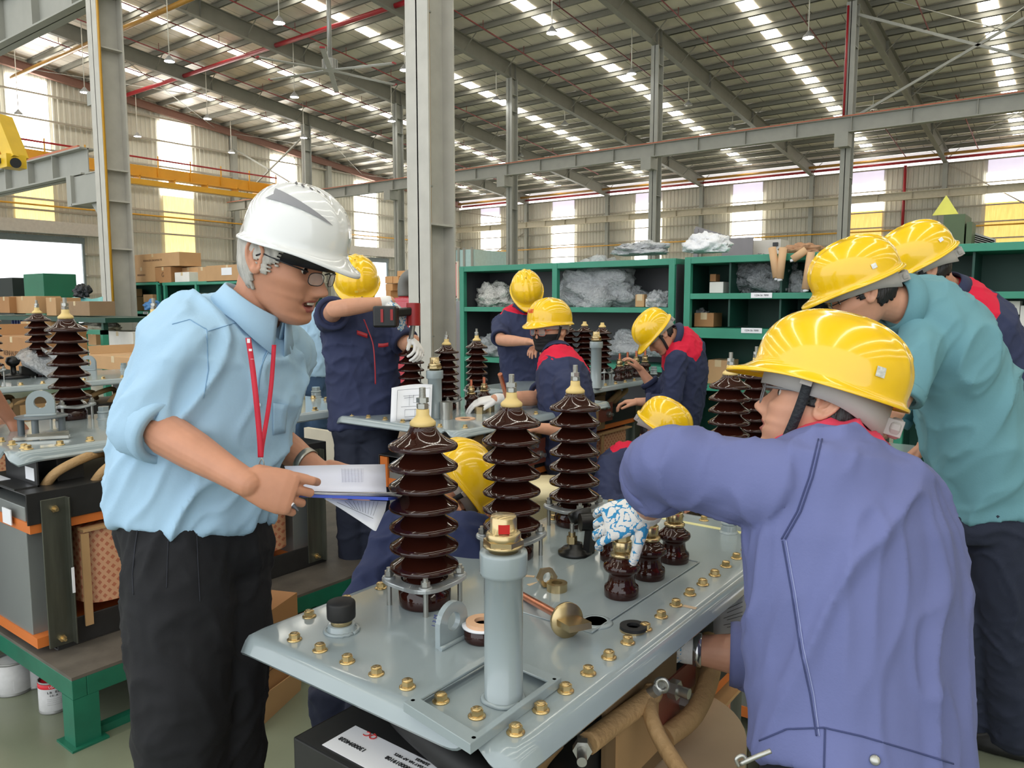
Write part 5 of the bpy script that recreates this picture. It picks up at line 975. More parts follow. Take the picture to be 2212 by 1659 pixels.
def hairshell(parent,T,mt,fn,off=.006,nz=70,nt=80):
    X,Y,Z=headpts(0,nz,nt,off,0.); m=MB(); k=len(m.v)
    for i in range(nz):
        for j in range(nt):
            p=V((X[i,j],Y[i,j],Z[i,j])); q=noise.noise(V((p.x*60,p.y*60,p.z*25)))*.003; m.v.append(T@(p*(1+q/.09)))
    for i in range(nz-1):
        for j in range(nt):
            j2=(j+1)%nt; x=(X[i,j]+X[i,j2])/2; z=(Z[i,j]+Z[i+1,j])/2; y=(Y[i,j]+Y[i,j2])/2
            if fn(x+.004*math.sin(z*900),y,z+.003*math.sin(j*2.3)): m.f.append((i*nt+j,i*nt+j2,(i+1)*nt+j2,(i+1)*nt+j)); m.m.append(0); m.sm.append(True)
    o=m.build('hair',mt,parent); sd=o.modifiers.new('s','SOLIDIFY'); sd.thickness=.007; sd.offset=-1; return o
def short_hair(low=-.05,front=.03): 
    return lambda x,y,z:(x<-.022 and z>low+.25*(x+.022)*0 -max(0,(-x-.06))*.0) or (z>front+.02 and x<.075) or (x<.012 and z>.022) or (-.002<x<.02 and z>-.012 and z<.05)
def eyes(parent,T,look=.0):
    for s in (-1,1):
        c=T@V((.0625,s*.031,.001)); k=T.to_scale()[0]; ax=(T.to_3x3()@V((1,look*s*0+look,-.05))).normalized(); m=MB(); m.lathe([(.0122*k*math.sin(t),-.0122*k*math.cos(t)) for t in [PI*i/12 for i in range(13)]],c,n=20,ax=ax,mis=[0]*9+[1]*3); m.build('eye',[eyem,irism],parent)
        m=MB(); m.tube([T@V((.088-.004*abs(q),s*(.015+.011*q),.0215+.004*math.sin(q*1.1))) for q in (0,.7,1.4,2.1,2.8)],[.0022*k,.003*k,.003*k,.0025*k,.001*k],n=6,flat=.8); m.build('eyebrow',hair_b if parent.get('hb',1) else hair_g,parent)
def torso_frames(t,Lv):
    """t: list of (pos,halfwidth,halfdepth) from pelvis up; Lv: towards the person's left"""
    pts=[V(a[0]) for a in t]; out=[]
    for i in range(len(pts)):
        d=(pts[min(i+1,len(pts)-1)]-pts[max(i-1,0)]).normalized(); L=(Lv-d*Lv.dot(d)).normalized(); F=L.cross(d).normalized(); out.append((pts[i],L,F,d,t[i][1],t[i][2]))
    return out
def person(label,head,torso,Lv,arms,legs,shirt,trous,sleeve,vox=.008,hv=.0035,skin=None,hat=None,hair=None,panel=None,wr=(.006,14),belt=None,hands=None,shoes=True,open_=0,backk=1.,skirt=None,collar=None,fold=None,glove_m=None,nose=1.,cuffs=None,arm_r=1.,leg_r=1.,grp=None,eye=True,trw=(.006,9),seed=1,tuck=False,torso_in=.86):
    """head=(pos,F,U,scale); arms={'R':(shoulder,elbow,wrist),...}; legs={'R':(hip,knee,ankle)}; hands={'R':dict(d,n,th,...)}; sleeve={'R':(t_end,r_end)} along shoulder(0)-elbow(1)-wrist(2)"""
    BACK[0]=backk; skin=skin or skinB; Lv=V(Lv).normalized(); T=frame(*head); TF=torso_frames(torso,Lv); nb=V(torso[-1][0])
    legs={q:(V(l[0]),V(l[1]),V((l[2].x,l[2].y,.09))) for q,l in legs.items()}; low=.09
    org=V((torso[0][0][0],torso[0][0][1],max(0,low-.09)))
    # --- body surface ---
    mh=MB(); head_mesh(mh,T,open_,nose); k=T.to_scale()[0]
    a0=T@V((-.028,0,-.045)); limb(mh,[a0,(a0+nb)/2+(T.to_3x3()@V((.004,0,0))),nb,nb-TF[-1][3]*.05],[.052*k,.053*k,.058*k,.075*k],22)
    hm=bake(mh,hv,2,.4)
    mb=MB(); 
    loft(mb,[(c,L*w*torso_in,F*d*torso_in) for c,L,F,_,w,d in TF],28)
    for s,(h,kn,an) in legs.items():
        limb(mb,crv([h,V(h)*.5+V(kn)*.5,kn,V(kn)*.45+V(an)*.55,an],3),[x*leg_r for x in (.080,.080,.078,.075,.071,.066,.060,.056,.054,.055,.052,.044,.038)],16)
    bm=bake(mb,max(vox,.01),3)
    ams=[]; mats=[skin]; gi=[]
    for s,(sh,el,wr_) in arms.items():
        ma=MB(); sh,el,wr_=V(sh),V(el),V(wr_); f=(wr_-el)
        limb(ma,[sh,sh.lerp(el,.5),el,el+f*.22,el+f*.5,el+f*.8,wr_,wr_+f.normalized()*.01],[x*arm_r for x in (.052,.047,.041,.043,.039,.030,.0265,.026)],18)
        hd=(hands or {}).get(s); 
        if hd is None: hd=dict(d=f,n=V((0,0,1)),th=V((0,0,0))+Lv)
        gl=hd.get('glove'); q={x:y for x,y in hd.items() if x in('d','n','th','curl','spread','thumb','s','curls')}
        q['n_']=q.pop('n')
        if gl:
            ams.append(bake(ma,hv,2)); mg=MB(); hand(mg,wr_,**q); d_=V(q['d']).normalized(); limb(mg,[wr_-f.normalized()*.03,wr_],[.030*arm_r,.030*arm_r],16); gme=bake(mg,max(hv*.8,.0024),2,.4); gi.append((gme,gl,s,wr_,d_,V(q['n_']).normalized()))
        else: hand(ma,wr_,**q); ams.append(bake(ma,hv*.9,2,.4))
    ti=T.inverted()
    me=joinm('person',[hm,bm]+ams,[skin,lipm,earm],org)
    # lips and mouth as skin colour zones
    a=arrs(hm); inv=np.array(ti); loc=a@inv[:3,:3].T+inv[:3,3]
    for pi_,p in enumerate(hm.polygons):
        c=loc[list(p.vertices)].mean(axis=0)
        if c[0]>.078 and abs(c[1])<.024-.9*max(0,c[0]-.2) :
            zz=c[2]; yy=abs(c[1]); 
            if -.0765-.006*open_<zz<-.0545 and yy<.023*(1-((zz+.065)/.016)**2*.5): me.polygons[pi_].material_index=1
            if open_ and c[0]<.0875 and -.070<zz<-.061 and yy<.017: me.polygons[pi_].material_index=2
    b=link('person',me,None,org); tag(b,label,'person',grp); b['hb']=0 if hair is hair_g else 1
    if open_:
        m=MB(); m.tube([T@V((.086-.6*abs(y)*abs(y)*30,y,-.0625)) for y in np.linspace(-.012,.012,7)],.0022*k,n=6,flat=1.6); m.build('teeth',toothm,b)
    if eye: eyes(b,T)
    # --- gloves ---
    for gme,gl,s,wr_,d_,n_ in gi:
        av=arrs(gme); val=[]; 
        for p in av:
            q=V(p)-wr_; u=q.dot(d_); pal=-q.dot(n_); r=noise.noise(V(p)*70+noise.noise_vector(V(p)*30)*1.2); val.append(min(pal+.034 if gl!='w' else -1,.5*(abs(r)<.16)-.2,u-.01))
        o=link('glove',joinm('glove',[gme],[glove if gl!='w' else glovew],org),b,org); at=o.data.attributes.new('panel','FLOAT','POINT'); at.data.foreach_set('value',val)
    # --- trousers ---
    m=MB(); p0=TF[0]; up=TF[0][3]; Fp=TF[0][2]
    top=V(torso[1][0])*.45+V(torso[0][0])*.55; hipc=sum((V(l[0]) for l in legs.values()),V())/len(legs)
    wv=p0[4]; dv=p0[5]
    loft(m,[(hipc-Z_*.05,p0[1]*wv*.95,Fp*dv*.9),(hipc,p0[1]*wv*1.02,Fp*dv*1.0),(p0[0]*.6+hipc*.4,p0[1]*wv*1.02,Fp*dv*1.02),(p0[0],p0[1]*wv,Fp*dv),(p0[0]+up*.045,p0[1]*wv*.97,Fp*dv*.97)],28)
    for s,(h,kn,an) in legs.items():
        h,kn,an=V(h),V(kn),V(an); limb(m,crv([h,h*.5+kn*.5,kn,kn*.45+an*.55,an],3),[x*leg_r for x in (.098,.100,.100,.098,.094,.090,.086,.085,.083,.082,.080,.078,.074)],20)
    tm=bake(m,max(vox,.008),5); wrinkle(tm,trw[0],trw[1],None,seed+5)
    o=link('trousers',joinm('trousers',[tm],[trous],org),b,org)
    if belt:
        m=MB(); G=[]; c=p0[0]+up*.03
        for hh in (-.018,.018): G.append([c+up*hh+p0[1]*(wv*.985+.004)*math.copysign(abs(math.cos(2*PI*j/48))**.9,math.cos(2*PI*j/48))+Fp*(dv*.985+.004)*math.copysign(abs(math.sin(2*PI*j/48))**.9,math.sin(2*PI*j/48)) for j in range(48)])
        m.grid(G,closed=True); m.build('belt',belt,b,solid=.004)
    # --- shirt ---
    m=MB(); secs=[]
    st=0 if (skirt or tuck) else 0
    if skirt: c=TF[0]; secs.append((c[0]-c[3]*skirt,c[1]*c[4]*1.10,c[2]*c[5]*1.10))
    for i,(c,L,F,d,w,dd) in enumerate(TF):
        if i==len(TF)-1: secs.append((c-d*.012,L*w*1.0,F*dd)); 
        else: secs.append((c,L*w*1.05,F*dd*1.06))
    secs2=[]
    for i in range(len(secs)-1):
        a_,b_=secs[i],secs[i+1]
        for t in (0,.33,.66): secs2.append(tuple(x*(1-t)+y*t for x,y in zip(a_,b_)))
    secs2.append(secs[-1]); loft(m,secs2,32)
    for s,(sh,el,wr_) in arms.items():
        sh,el,wr_=V(sh),V(el),V(wr_); te,re=sleeve[s]; ch=TF[-2]; ch0=V(ch[0]).lerp(sh,.35)
        limb(m,[ch0,sh],[.062*arm_r,.070*arm_r],18)
        pts=[sh];rr=[.072*arm_r]; q=[(.5,.066),(1,.060),(1.4,.055),(1.75,.048)]
        for t,r in q:
            if t<te: pts.append(sh.lerp(el,t) if t<=1 else el.lerp(wr_,t-1)); rr.append((r*(1-t/te)+re*(t/te)) if te<=1.3 else max(r*arm_r,re*.9))
        e=sh.lerp(el,te) if te<=1 else el.lerp(wr_,te-1); dr_=((el-sh) if te<=1 else (wr_-el)).normalized(); pts+= [e-dr_*.008]; rr+=[re]
        if te>1: pts=pts
        m.tube(crv(pts,4),np.interp(np.linspace(0,1,len(crv(pts,4))),np.linspace(0,1,len(rr)),rr).tolist(),n=20)
    sm_=bake(m,vox,5)
    lowc=TF[0][0]; wrinkle(sm_,wr[0],wr[1],fold,seed)
    so=link('shirt',joinm('shirt',[sm_],[shirt],org),b,org)
    if panel:
        av=arrs(sm_); ch=TF[-2]; val=np.array([panel(V(p),nb,ch) for p in av]); at=so.data.attributes.new('panel','FLOAT','POINT'); at.data.foreach_set('value',val.astype(np.float32))
    for s,(te,re) in sleeve.items():
        sh,el,wr_=[V(x) for x in arms[s]]; e=sh.lerp(el,te) if te<=1 else el.lerp(wr_,te-1); dr_=((el-sh) if te<=1 else (wr_-el)).normalized(); cw=(cuffs or {}).get(s,.018)
        m=MB(); 
        m.lathe([(re*.80,-cw*.1),(re*.80,cw*.6),(re+.004,cw*.65),(re+.007,cw*.3),(re+.007,-cw),(re+.002,-cw*1.3)],e,n=28,ax=dr_); cm=bake(m,.004,2) if False else None
        m.build('cuff',shirt,so)
    if collar:
        up_=(a0-nb).normalized(); L=TF[-1][1]; F=L.cross(up_).normalized(); N=56; cr=collar if isinstance(collar,(int,float)) else 1.; G=[]; R0=.062*k*cr
        for kind in range(6):
            row=[]
            for j in range(N+1):
                t=PI/2+.16+(2*PI-.32)*j/N; fr=max(0,math.sin(t)) ; pt=max(0,1-min(j,N-j)/9)     # pt: towards the front points
                h,ex=((-.020,.006),(.018,.002),(.027,.003),(.026,.007),(.004-.006*pt,.016),(-.022-.030*pt,.030+.004*pt))[kind]
                row.append(nb+up_*(h-.012*fr-.004)+L*(R0+ex)*math.cos(t)+F*(R0+ex+.008*fr)*math.sin(t))
            G.append(row)
        MB().grid(G).build('collar',shirt,so,solid=.002)
    if shoes:
        for s,(h,kn,an) in legs.items():
            an=V(an); f=V((0,0,0))+TF[0][2]; f.z=0; f.normalize(); 
            m=MB(); zt=an.z-.085; loft(m,[(V((an.x,an.y,zt+hh))+f*(.045+o_),f*a_,f.cross(Z_)*b_) for hh,o_,a_,b_ in ((.0,0,.135,.046),(.02,0,.138,.05),(.045,-.005,.125,.046),(.07,-.03,.085,.042),(.10,-.045,.055,.04))],24,.8)
            sm2=bake(m,.006,3); link('shoe',joinm('shoe',[sm2],[blackp],org),b,org)
    if hair: hairshell(b,T,hair,(lambda x,y,z:(x<-.012 and z>-.062) or (z>-.002 and x<.034) or (z>.03 and x<.052) or (.002<x<.020 and z>-.026)) if hair is hair_g else short_hair())
    return b,T,TF
def yoke(front=.06,back=.09,half=.17,inner=.0):
    def f(p,nb,ch):
        c,L,F,d,w,dd=ch; q=p-nb; u=q.dot(d); l=abs(q.dot(L)); fr=q.dot(F); lim=front if fr>0 else back
        return min(u+lim,half-l+0*u)
    return f
def spectacles(b,T,frm=lensf,rim=True,goggle=False):
    g=MB()
    for s in (-1,1): g.tube([T@V((.092,s*.058,.004)),T@V((.05,s*.077,.008)),T@V((.0,s*.081,.012)),T@V((-.012,s*.08,.004))],.0018 if not goggle else .0026,n=6)
    g.tube([T@V((.104,-.012,.004)),T@V((.107,0,.008)),T@V((.104,.012,.004))],.0015,n=6); o=g.build('spectacles',frm,b)
    for s in (-1,1):
        m=MB(); r_=[T@V((.104-.010*(math.cos(2*PI*i/24)*.5+.5),s*(.033+.022*math.copysign(abs(math.cos(2*PI*i/24))**.7,math.cos(2*PI*i/24))),-.008+(.019 if goggle else .013)*math.copysign(abs(math.sin(2*PI*i/24))**.7,math.sin(2*PI*i/24)))) for i in range(24)]; m.add(r_,[tuple(range(24))]); m.build('lens',glassm,o,solid=.0015)
        if rim: MB().tube(r_+[r_[0]],.0011,n=5).build('lens_rim',frm,o)

from mathutils.bvhtree import BVHTree
def draper(o):
    a=arrs(o.data)+np.array(WO[o.name]); bv=BVHTree.FromPolygons([V(p) for p in a],[tuple(p.vertices) for p in o.data.polygons])
    def f(px,py,lift=.002):
        r=ray(px,py).normalized(); h=bv.ray_cast(O,r,6)
        return None if h[0] is None else h[0]-r*lift
    return f
def seam(o,pts,w_=.0016,mt=None,name='seam',lift=.001,n=6):
    """a stitched seam that follows the garment"""
    f=draper(o); q=[f(*p,lift) for p in [(a[0]*(1-t)+b[0]*t,a[1]*(1-t)+b[1]*t) for a,b in zip(pts,pts[1:]) for t in [i/n for i in range(n)]]+[pts[-1]]]; q=[x for x in q if x is not None]
    if len(q)>2: return MB().tube(smooth(q,2),w_,n=5).build(name,mt,o)
def cpatch(o,quad,mt,name,nu=8,nv=5,th_=.0015,lift=.002):
    f=draper(o); (a,b,c,d)=quad; G=[]
    for j in range(nv+1):
        row=[]
        for i in range(nu+1):
            u,v=i/nu,j/nv; x=(a[0]*(1-u)+b[0]*u)*(1-v)+(d[0]*(1-u)+c[0]*u)*v; y=(a[1]*(1-u)+b[1]*u)*(1-v)+(d[1]*(1-u)+c[1]*u)*v; p=f(x,y,lift)
            if p is None: return None
            row.append(p)
        G.append(row)
    return MB().grid(G).build(name,mt,o,solid=th_)
def garment(b,nm='shirt'): return [c for c in b.children if c.name.startswith(nm)][0]
# ---- the person in the white helmet with the clipboard ----
up1=cv(.26,.96,0); 
Fh=cv(.925,-.309,-.22); 
LvA=cv(.19,0,.27)
A_,TA,TFA=person('person in white hard hat, light blue shirt and lanyard leaning over a clipboard',
 head=(P(610,565,1.67),Fh,cv(.301,.951,-.07),1.07),
 torso=[(P(420,1125,1.72),.165,.128),(P(428,1010,1.72),.172,.145),(P(455,880,1.72),.180,.150),(P(490,770,1.72),.185,.140),(P(522,705,1.71),.150,.105),(P(552,665,1.70),.068,.066)],
 Lv=LvA,arms={'R':(P(418,745,1.60),P(322,915,1.56),P(528,1040,1.43)),'L':(P(612,760,1.84),P(572,935,1.93),P(688,1015,1.86))},
 legs={'R':(P(385,1180,1.66),P(395,1560,1.62),P(395,1900,1.75)),'L':(P(480,1180,1.80),P(475,1560,1.72),P(480,1850,1.85))},
 shirt=lblue,trous=black_t,sleeve={'R':(1.10,.062),'L':(1.08,.060)},cuffs={'R':.04,'L':.04},vox=.007,hv=.0026,skin=skinA,hair=hair_g,belt=M('dark_belt',(40,40,42),.5),open_=.8,backk=.88,nose=1.12,collar=1.05,wr=(.013,9),fold=cv(.6,.7,0),leg_r=1.12,
 hands={'R':dict(d=cv(.93,-.30,.12),n=cv(-.1,.35,-1),th=cv(.35,1,.1),curls=[(.9,1.2,.8),(.8,1.1,.8),(.7,1.,.7),(.45,.8,.6)],thumb=(.15,-.1),s=1.03),'L':dict(d=cv(.75,-.45,-.1),n=cv(0,-.6,.8),th=cv(.3,.5,-.7),curl=(.25,.3,.2),thumb=(.3,.1))},seed=2)
A_['hb']=0
hatA,TTA=hard_hat(A_,TA,hatW,.88,tilt=-3,fwd=.018,hs_=1.17,strap=False,harness=blk,ridge=.5)
greyd=M('grey_decal',(142,142,146),.4)
def swoosh(u,v):
    c=-(2.0-1.5*u-.0)+.12*(1-u)**6*(.5-abs(v-.5))*2; h=.70-.25*u**2.2; wd=.19*(1-u)**.75+.004; return (c,h+wd*(v-.5))
patch(hatA,TTA,swoosh,greyd,'grey_swoosh',20)
for i in range(6): patch(hatA,TTA,(lambda t_,h_,w_:lambda u,v:(t_+w_*u,h_+.016*v-.02*u))(*((-1.75,.95,.2),(-1.4,.94,.16),(-1.05,.925,.12),(-.8,.90,.09),(-.6,.86,.07),(-.45,.81,.06))[i]),M('vent_dark',(90,90,92),.5),'vent_slot',3)
spectacles(A_,TA)
# lanyard
def chestpt(i,t,l,f=1.0): 
    c,L,F,d,w,dd=TFA[i]; c2=TFA[i+1]; return (c.lerp(c2[0],t))+L*l+F*((dd*(1-t)+c2[5]*t)*f)
red=M('lanyard_red',(190,18,48),.6)
def ribbon(name,pts,w_,mt,parent,up,th_=.001):
    pts=smooth([V(p) for p in pts],6); m=MB(); G=[[p-V(up)*w_/2,p+V(up)*w_/2] for p in pts]; m.grid(G); return m.build(name,mt,parent,solid=th_)
D1=1.5
l1=[P(536,730,1.53),P(545,790,1.515),P(552,850,1.50),P(558,910,1.50),P(562,960,1.50),P(563,988,1.50)]
l2=[P(592,745,1.60),P(587,820,1.575),P(580,880,1.55),P(572,930,1.52),P(566,965,1.505),P(564,988,1.50)]
ly=ribbon('lanyard',l1,.011,red,A_,RT); ribbon('lanyard_strand',l2,.009,red,ly,RT)
for i,y in enumerate((738,760,782,805)): MB().box(P(537+i*4,y,1.527-i*.004),(.006,.001,.012),Matrix((RT,FW,Z_)).transposed()).build('lanyard_print',white,ly)
m=MB(); m.tube(smooth([P(565,988,1.50),P(570,1000,1.5),P(569,1010,1.5),P(562,1012,1.5),P(560,1003,1.5),P(565,990,1.5)],5),.0012,n=6); m.build('lanyard_hook',silver,ly)
# chest pocket and placket details
m=MB(); MB().tube(smooth([P(578,760,1.585),P(562,800,1.545),P(556,850,1.525),P(552,900,1.52)]),.0016,n=5).build('placket_seam',M('blue_seam',(120,160,196),.8),A_)
# wrist watch
w0=P(660,996,1.875); dr=(P(688,1015,1.86)-P(572,935,1.93)).normalized(); MB().lathe([(.031,-.009),(.034,-.008),(.034,.008),(.031,.009),(.031,-.009)],w0,n=28,ax=dr).build('metal_wristwatch',M('brushed_steel',(170,168,160),.3,metal=.8),A_)
# clipboard with sheets, pen
cb=thing('clipboard','blue clipboard with printed sheets held level by the lanyard person','clipboard',P(720,1080,1.6))
bn=P(604,1072,1.50); bl=(P(838,1081,1.58)-bn); bw=(FW*.97-Z_*.235)*.20
m=MB(); n_=bl.cross(bw).normalized(); n_=n_ if n_.z>0 else -n_; q=[bn,bn+bl,bn+bl+bw,bn+bw]; m.add([p for p in q]+[p+n_*.006 for p in q],[(0,1,2,3),(4,7,6,5),(0,4,5,1),(1,5,6,2),(2,6,7,3),(3,7,4,0)]); m.build('board',M('blue_clipboard',(62,88,196),.35),cb)
def sheet(name,rows,parent,mt=None,th_=.0006): return MB().grid([[P(*q) for q in r] for r in rows]).build(name,mt or M('lilac_paper',(222,224,240),.6,var=.02),parent,solid=th_)
sheet('flipped_sheet',[[(614,1007,1.66),(680,1005.5,1.66),(750,1004,1.665),(832,1003,1.68)],[(622,1028,1.63),(690,1027,1.63),(760,1026,1.64),(833,1025,1.66)],[(633,1047,1.58),(700,1047,1.59),(770,1048,1.61),(834,1049,1.64)],[(648,1060,1.53),(710,1061.5,1.55),(780,1062.5,1.58),(835,1063,1.62)]],cb)
for k_ in range(3): sheet('loose_sheet',[[(599+k_*2,1034+k_*5,1.52),(612+k_*2,1050+k_*4,1.51),(640,1063+k_,1.505),(720,1066+k_*1.5,1.54),(800,1067+k_*2,1.59),(872-k_*8,1064+k_*3,1.66)],[(622+k_*2,1032+k_*5,1.66),(640+k_*2,1045+k_*4,1.66),(668,1058+k_,1.65),(740,1062+k_,1.68),(815,1064+k_*1.5,1.74),(868-k_*8,1063+k_*3,1.80)]],cb,white)
hs=sheet('hanging_sheet',[[(700,1077,1.60),(745,1079,1.61),(790,1081,1.62),(836,1083,1.63)],[(735,1098,1.60),(770,1100,1.61),(800,1102,1.62),(832,1104,1.63)],[(775,1124,1.60),(790,1125,1.605),(806,1126,1.61),(822,1126,1.615)],[(806,1145,1.60),(808,1146,1.60),(811,1147,1.60),(813,1146,1.60)]],cb,white)
m=MB()
for i in range(9): m.tube([P(745+i*9,1083,1.595),P(762+i*5.5,1098+i*2,1.594)],.0004,n=4)
m.tube([P(728,1085,1.597),P(806,1120,1.592)],.0004,n=4); m.build('print_lines',ink,hs)
m=MB()
for i in range(7): m.tube([P(738+i*7,1012,1.652),P(740+i*7,1042,1.60)],.00025,n=4)
for i in range(10): m.tube([P(738,1014+i*3,1.648-i*.004),P(786,1013+i*3,1.652-i*.004)],.0002,n=4)
m.build('print_lines',M('faint_print',(150,152,180),.6),cb)
pn=thing('pen','blue and white ballpoint pen gripped in the hand holding the clipboard','pen',P(600,1050,1.46)); MB().cyl(P(558,1006,1.475),P(592,1050,1.462),.0048,n=12).build('pen_barrel',M('pen_blue',(52,76,190),.3),pn); MB().cyl(P(592,1050,1.462),P(634,1092,1.44),.0042,n=12).build('pen_body',M('pen_white',(225,225,228),.3),pn); MB().cyl(P(634,1092,1.44),P(645,1104,1.435),.0045,.001,n=12).build('pen_tip',M('pen_dark',(60,62,70),.3),pn); MB().tube([P(561,1003,1.465),P(575,1018,1.455),P(588,1038,1.452)],.0018,n=6).build('pen_clip',silver,pn)
# ---- the worker in faded blue reaching over the lid ----
hb_F=cv(-.85,.20,.46); hb_U=cv(.17,.97,.10)
B_,TB,TFB=person('person in faded blue work shirt and yellow hard hat reaching over the foreground lid',
 head=(P(1775,872,1.45),hb_F,hb_U,1.05),
 torso=[(P(1850,1640,1.32),.185,.145),(P(1850,1520,1.34),.19,.15),(P(1845,1330,1.36),.195,.15),(P(1830,1150,1.38),.195,.15),(P(1820,1035,1.40),.180,.13),(P(1825,985,1.43),.11,.085),(P(1828,955,1.45),.068,.066)],
 Lv=cv(-.80,0,-.60),arms={'L':(P(1670,1050,1.34),P(1432,1000,1.47),P(1400,1105,1.74)),'R':(P(1800,1060,1.70),P(1690,1425,1.72),P(1478,1400,1.78))},
 legs={'R':(P(1800,1720,1.40),P(1600,1900,1.55),P(1750,2450,1.6)),'L':(P(1950,1720,1.30),P(1900,2100,1.35),P(1950,2500,1.5))},
 shirt=fad_red,trous=M('dark_trouser_cloth',(20,24,36),.85,bump=.25,bscale=180,bdist=.002,var=.12),sleeve={'L':(1.34,.068),'R':(1.42,.066)},cuffs={'L':.03,'R':.035},vox=.007,hv=.0028,skin=skinB,hair=hair_b,collar=1.0,wr=(.013,7.5),fold=cv(.25,1,0),panel=lambda p,nb,ch:(lambda q:min(q.dot(ch[3])+.058,.20-abs(q.dot(ch[1]))))(p-nb),
 hands={'L':dict(d=cv(-.93,-.28,.12),n=cv(.1,.6,-.8),th=cv(-.2,-.85,-.5),curls=[(.5,.7,.5),(.6,.8,.5),(.6,.8,.6),(.5,.7,.5)],thumb=(1.05,.1),s=1.1,glove='b'),'R':dict(d=cv(-1,-.05,.1),n=cv(0,.5,-.8),th=cv(0,1,0),curl=(.3,.4,.3),glove='b')},seed=4,arm_r=1.15,leg_r=1.1,torso_in=.8)
hatB,TTB=hard_hat(B_,TB,hatY,1.06,tilt=-3,strap=True)
patch(hatB,TTB,lambda u,v:(2.15+.13*u,.18+.14*v),M('foil_sticker',(214,214,206),.3,metal=.3,var=.2,scale=200),'sticker',3)
spectacles(B_,TB,goggle=True,frm=M('clear_frame',(120,120,122),.3))
wd=(P(1478,1400,1.78)-P(1690,1425,1.72)).normalized()
MB().lathe([(.034,-.010),(.038,-.009),(.038,.009),(.034,.010),(.034,-.010)],P(1478,1400,1.78)-wd*.03,n=30,ax=wd).build('steel_wristwatch',M('watch_steel',(190,190,190),.2,metal=.9),B_)
m=MB(); m.tube(crv([P(1600,1650,1.20),P(1640,1632,1.19),P(1665,1622,1.19)]),.004,n=8); m.tube(crv([P(1596,1655,1.2),P(1590,1640,1.2),P(1604,1632,1.2),P(1616,1645,1.2)]),.003,n=8); m.build('key_clip',silver,B_)
# ---- bending person in teal ----
C_,TC,TFC=person('person in teal polo shirt and yellow hard hat bending at the right, dark trousers',
 head=(P(1862,628,2.46),cv(-.80,-.42,.32),cv(-.42,.90,.0),1.08),
 torso=[(P(2125,1060,2.62),.175,.135),(P(2110,960,2.60),.185,.145),(P(2085,840,2.58),.195,.15),(P(2040,730,2.54),.195,.145),(P(1985,672,2.50),.150,.105),(P(1938,655,2.47),.075,.07)],
 Lv=cv(-.55,0,-.83),arms={'L':(P(1990,750,2.40),P(1925,885,2.36),P(1830,985,2.55)),'R':(P(2020,770,2.72),P(1900,930,2.8),P(1800,960,2.8))},
 legs={'R':(P(2080,1110,2.70),P(2085,1330,2.72),P(2110,1560,2.82)),'L':(P(2160,1110,2.56),P(2175,1340,2.62),P(2190,1585,2.72))},
 shirt=teal,trous=navyt,sleeve={'L':(.75,.070),'R':(.8,.070)},vox=.009,hv=.004,skin=skinB,hair=hair_b,collar=1.05,wr=(.014,6),fold=cv(.5,.9,0),skirt=.05,
 hands={'L':dict(d=cv(-.9,-.3,.2),n=cv(0,1,0),th=cv(0,0,-1)),'R':dict(d=cv(-.9,-.3,.2),n=cv(0,1,0),th=cv(0,0,-1))},seed=6,leg_r=1.15)
hatC,TTC=hard_hat(C_,TC,hatY,1.02,tilt=-4,strap=False)
patch(hatC,TTC,lambda u,v:(1.9+.12*u,.16+.12*v),M('foil_sticker',(214,214,206),.3,metal=.3,var=.2,scale=200),'sticker',3); spectacles(C_,TC)
# ---- worker behind the teal shirt ----
D_,TD,TFD=person('person in navy shirt with bright red back yoke standing behind the teal shirted one',
 head=(P(1990,582,2.95),cv(-.82,-.50,.28),cv(-.48,.86,.0),1.08),
 torso=[(P(2180,980,3.1),.165,.125),(P(2165,880,3.1),.175,.135),(P(2140,780,3.08),.185,.14),(P(2105,700,3.05),.185,.135),(P(2060,650,3.02),.140,.10),(P(2035,625,3.0),.072,.068)],
 Lv=cv(-.5,0,-.85),arms={'L':(P(2095,725,2.9),P(2120,880,2.9),P(2000,960,3.0)),'R':(P(2140,720,3.22),P(2175,860,3.25),P(2080,960,3.2))},
 legs={'R':(P(2150,1030,3.15),P(2150,1200,3.15),P(2150,1450,3.2)),'L':(P(2210,1030,3.05),P(2210,1200,3.1),P(2210,1480,3.1))},
 shirt=nav_red,trous=navyt,sleeve={'L':(1.6,.055),'R':(1.6,.055)},vox=.010,hv=.0045,skin=skinB,hair=hair_b,collar=1.1,panel=yoke(.10,.15,.17),seed=8)
hatD,TTD=hard_hat(D_,TD,hatY,1.08,tilt=0,strap=True); patch(hatD,TTD,lambda u,v:(2.15+.14*u,.22+.10*v),white,'sticker',3)
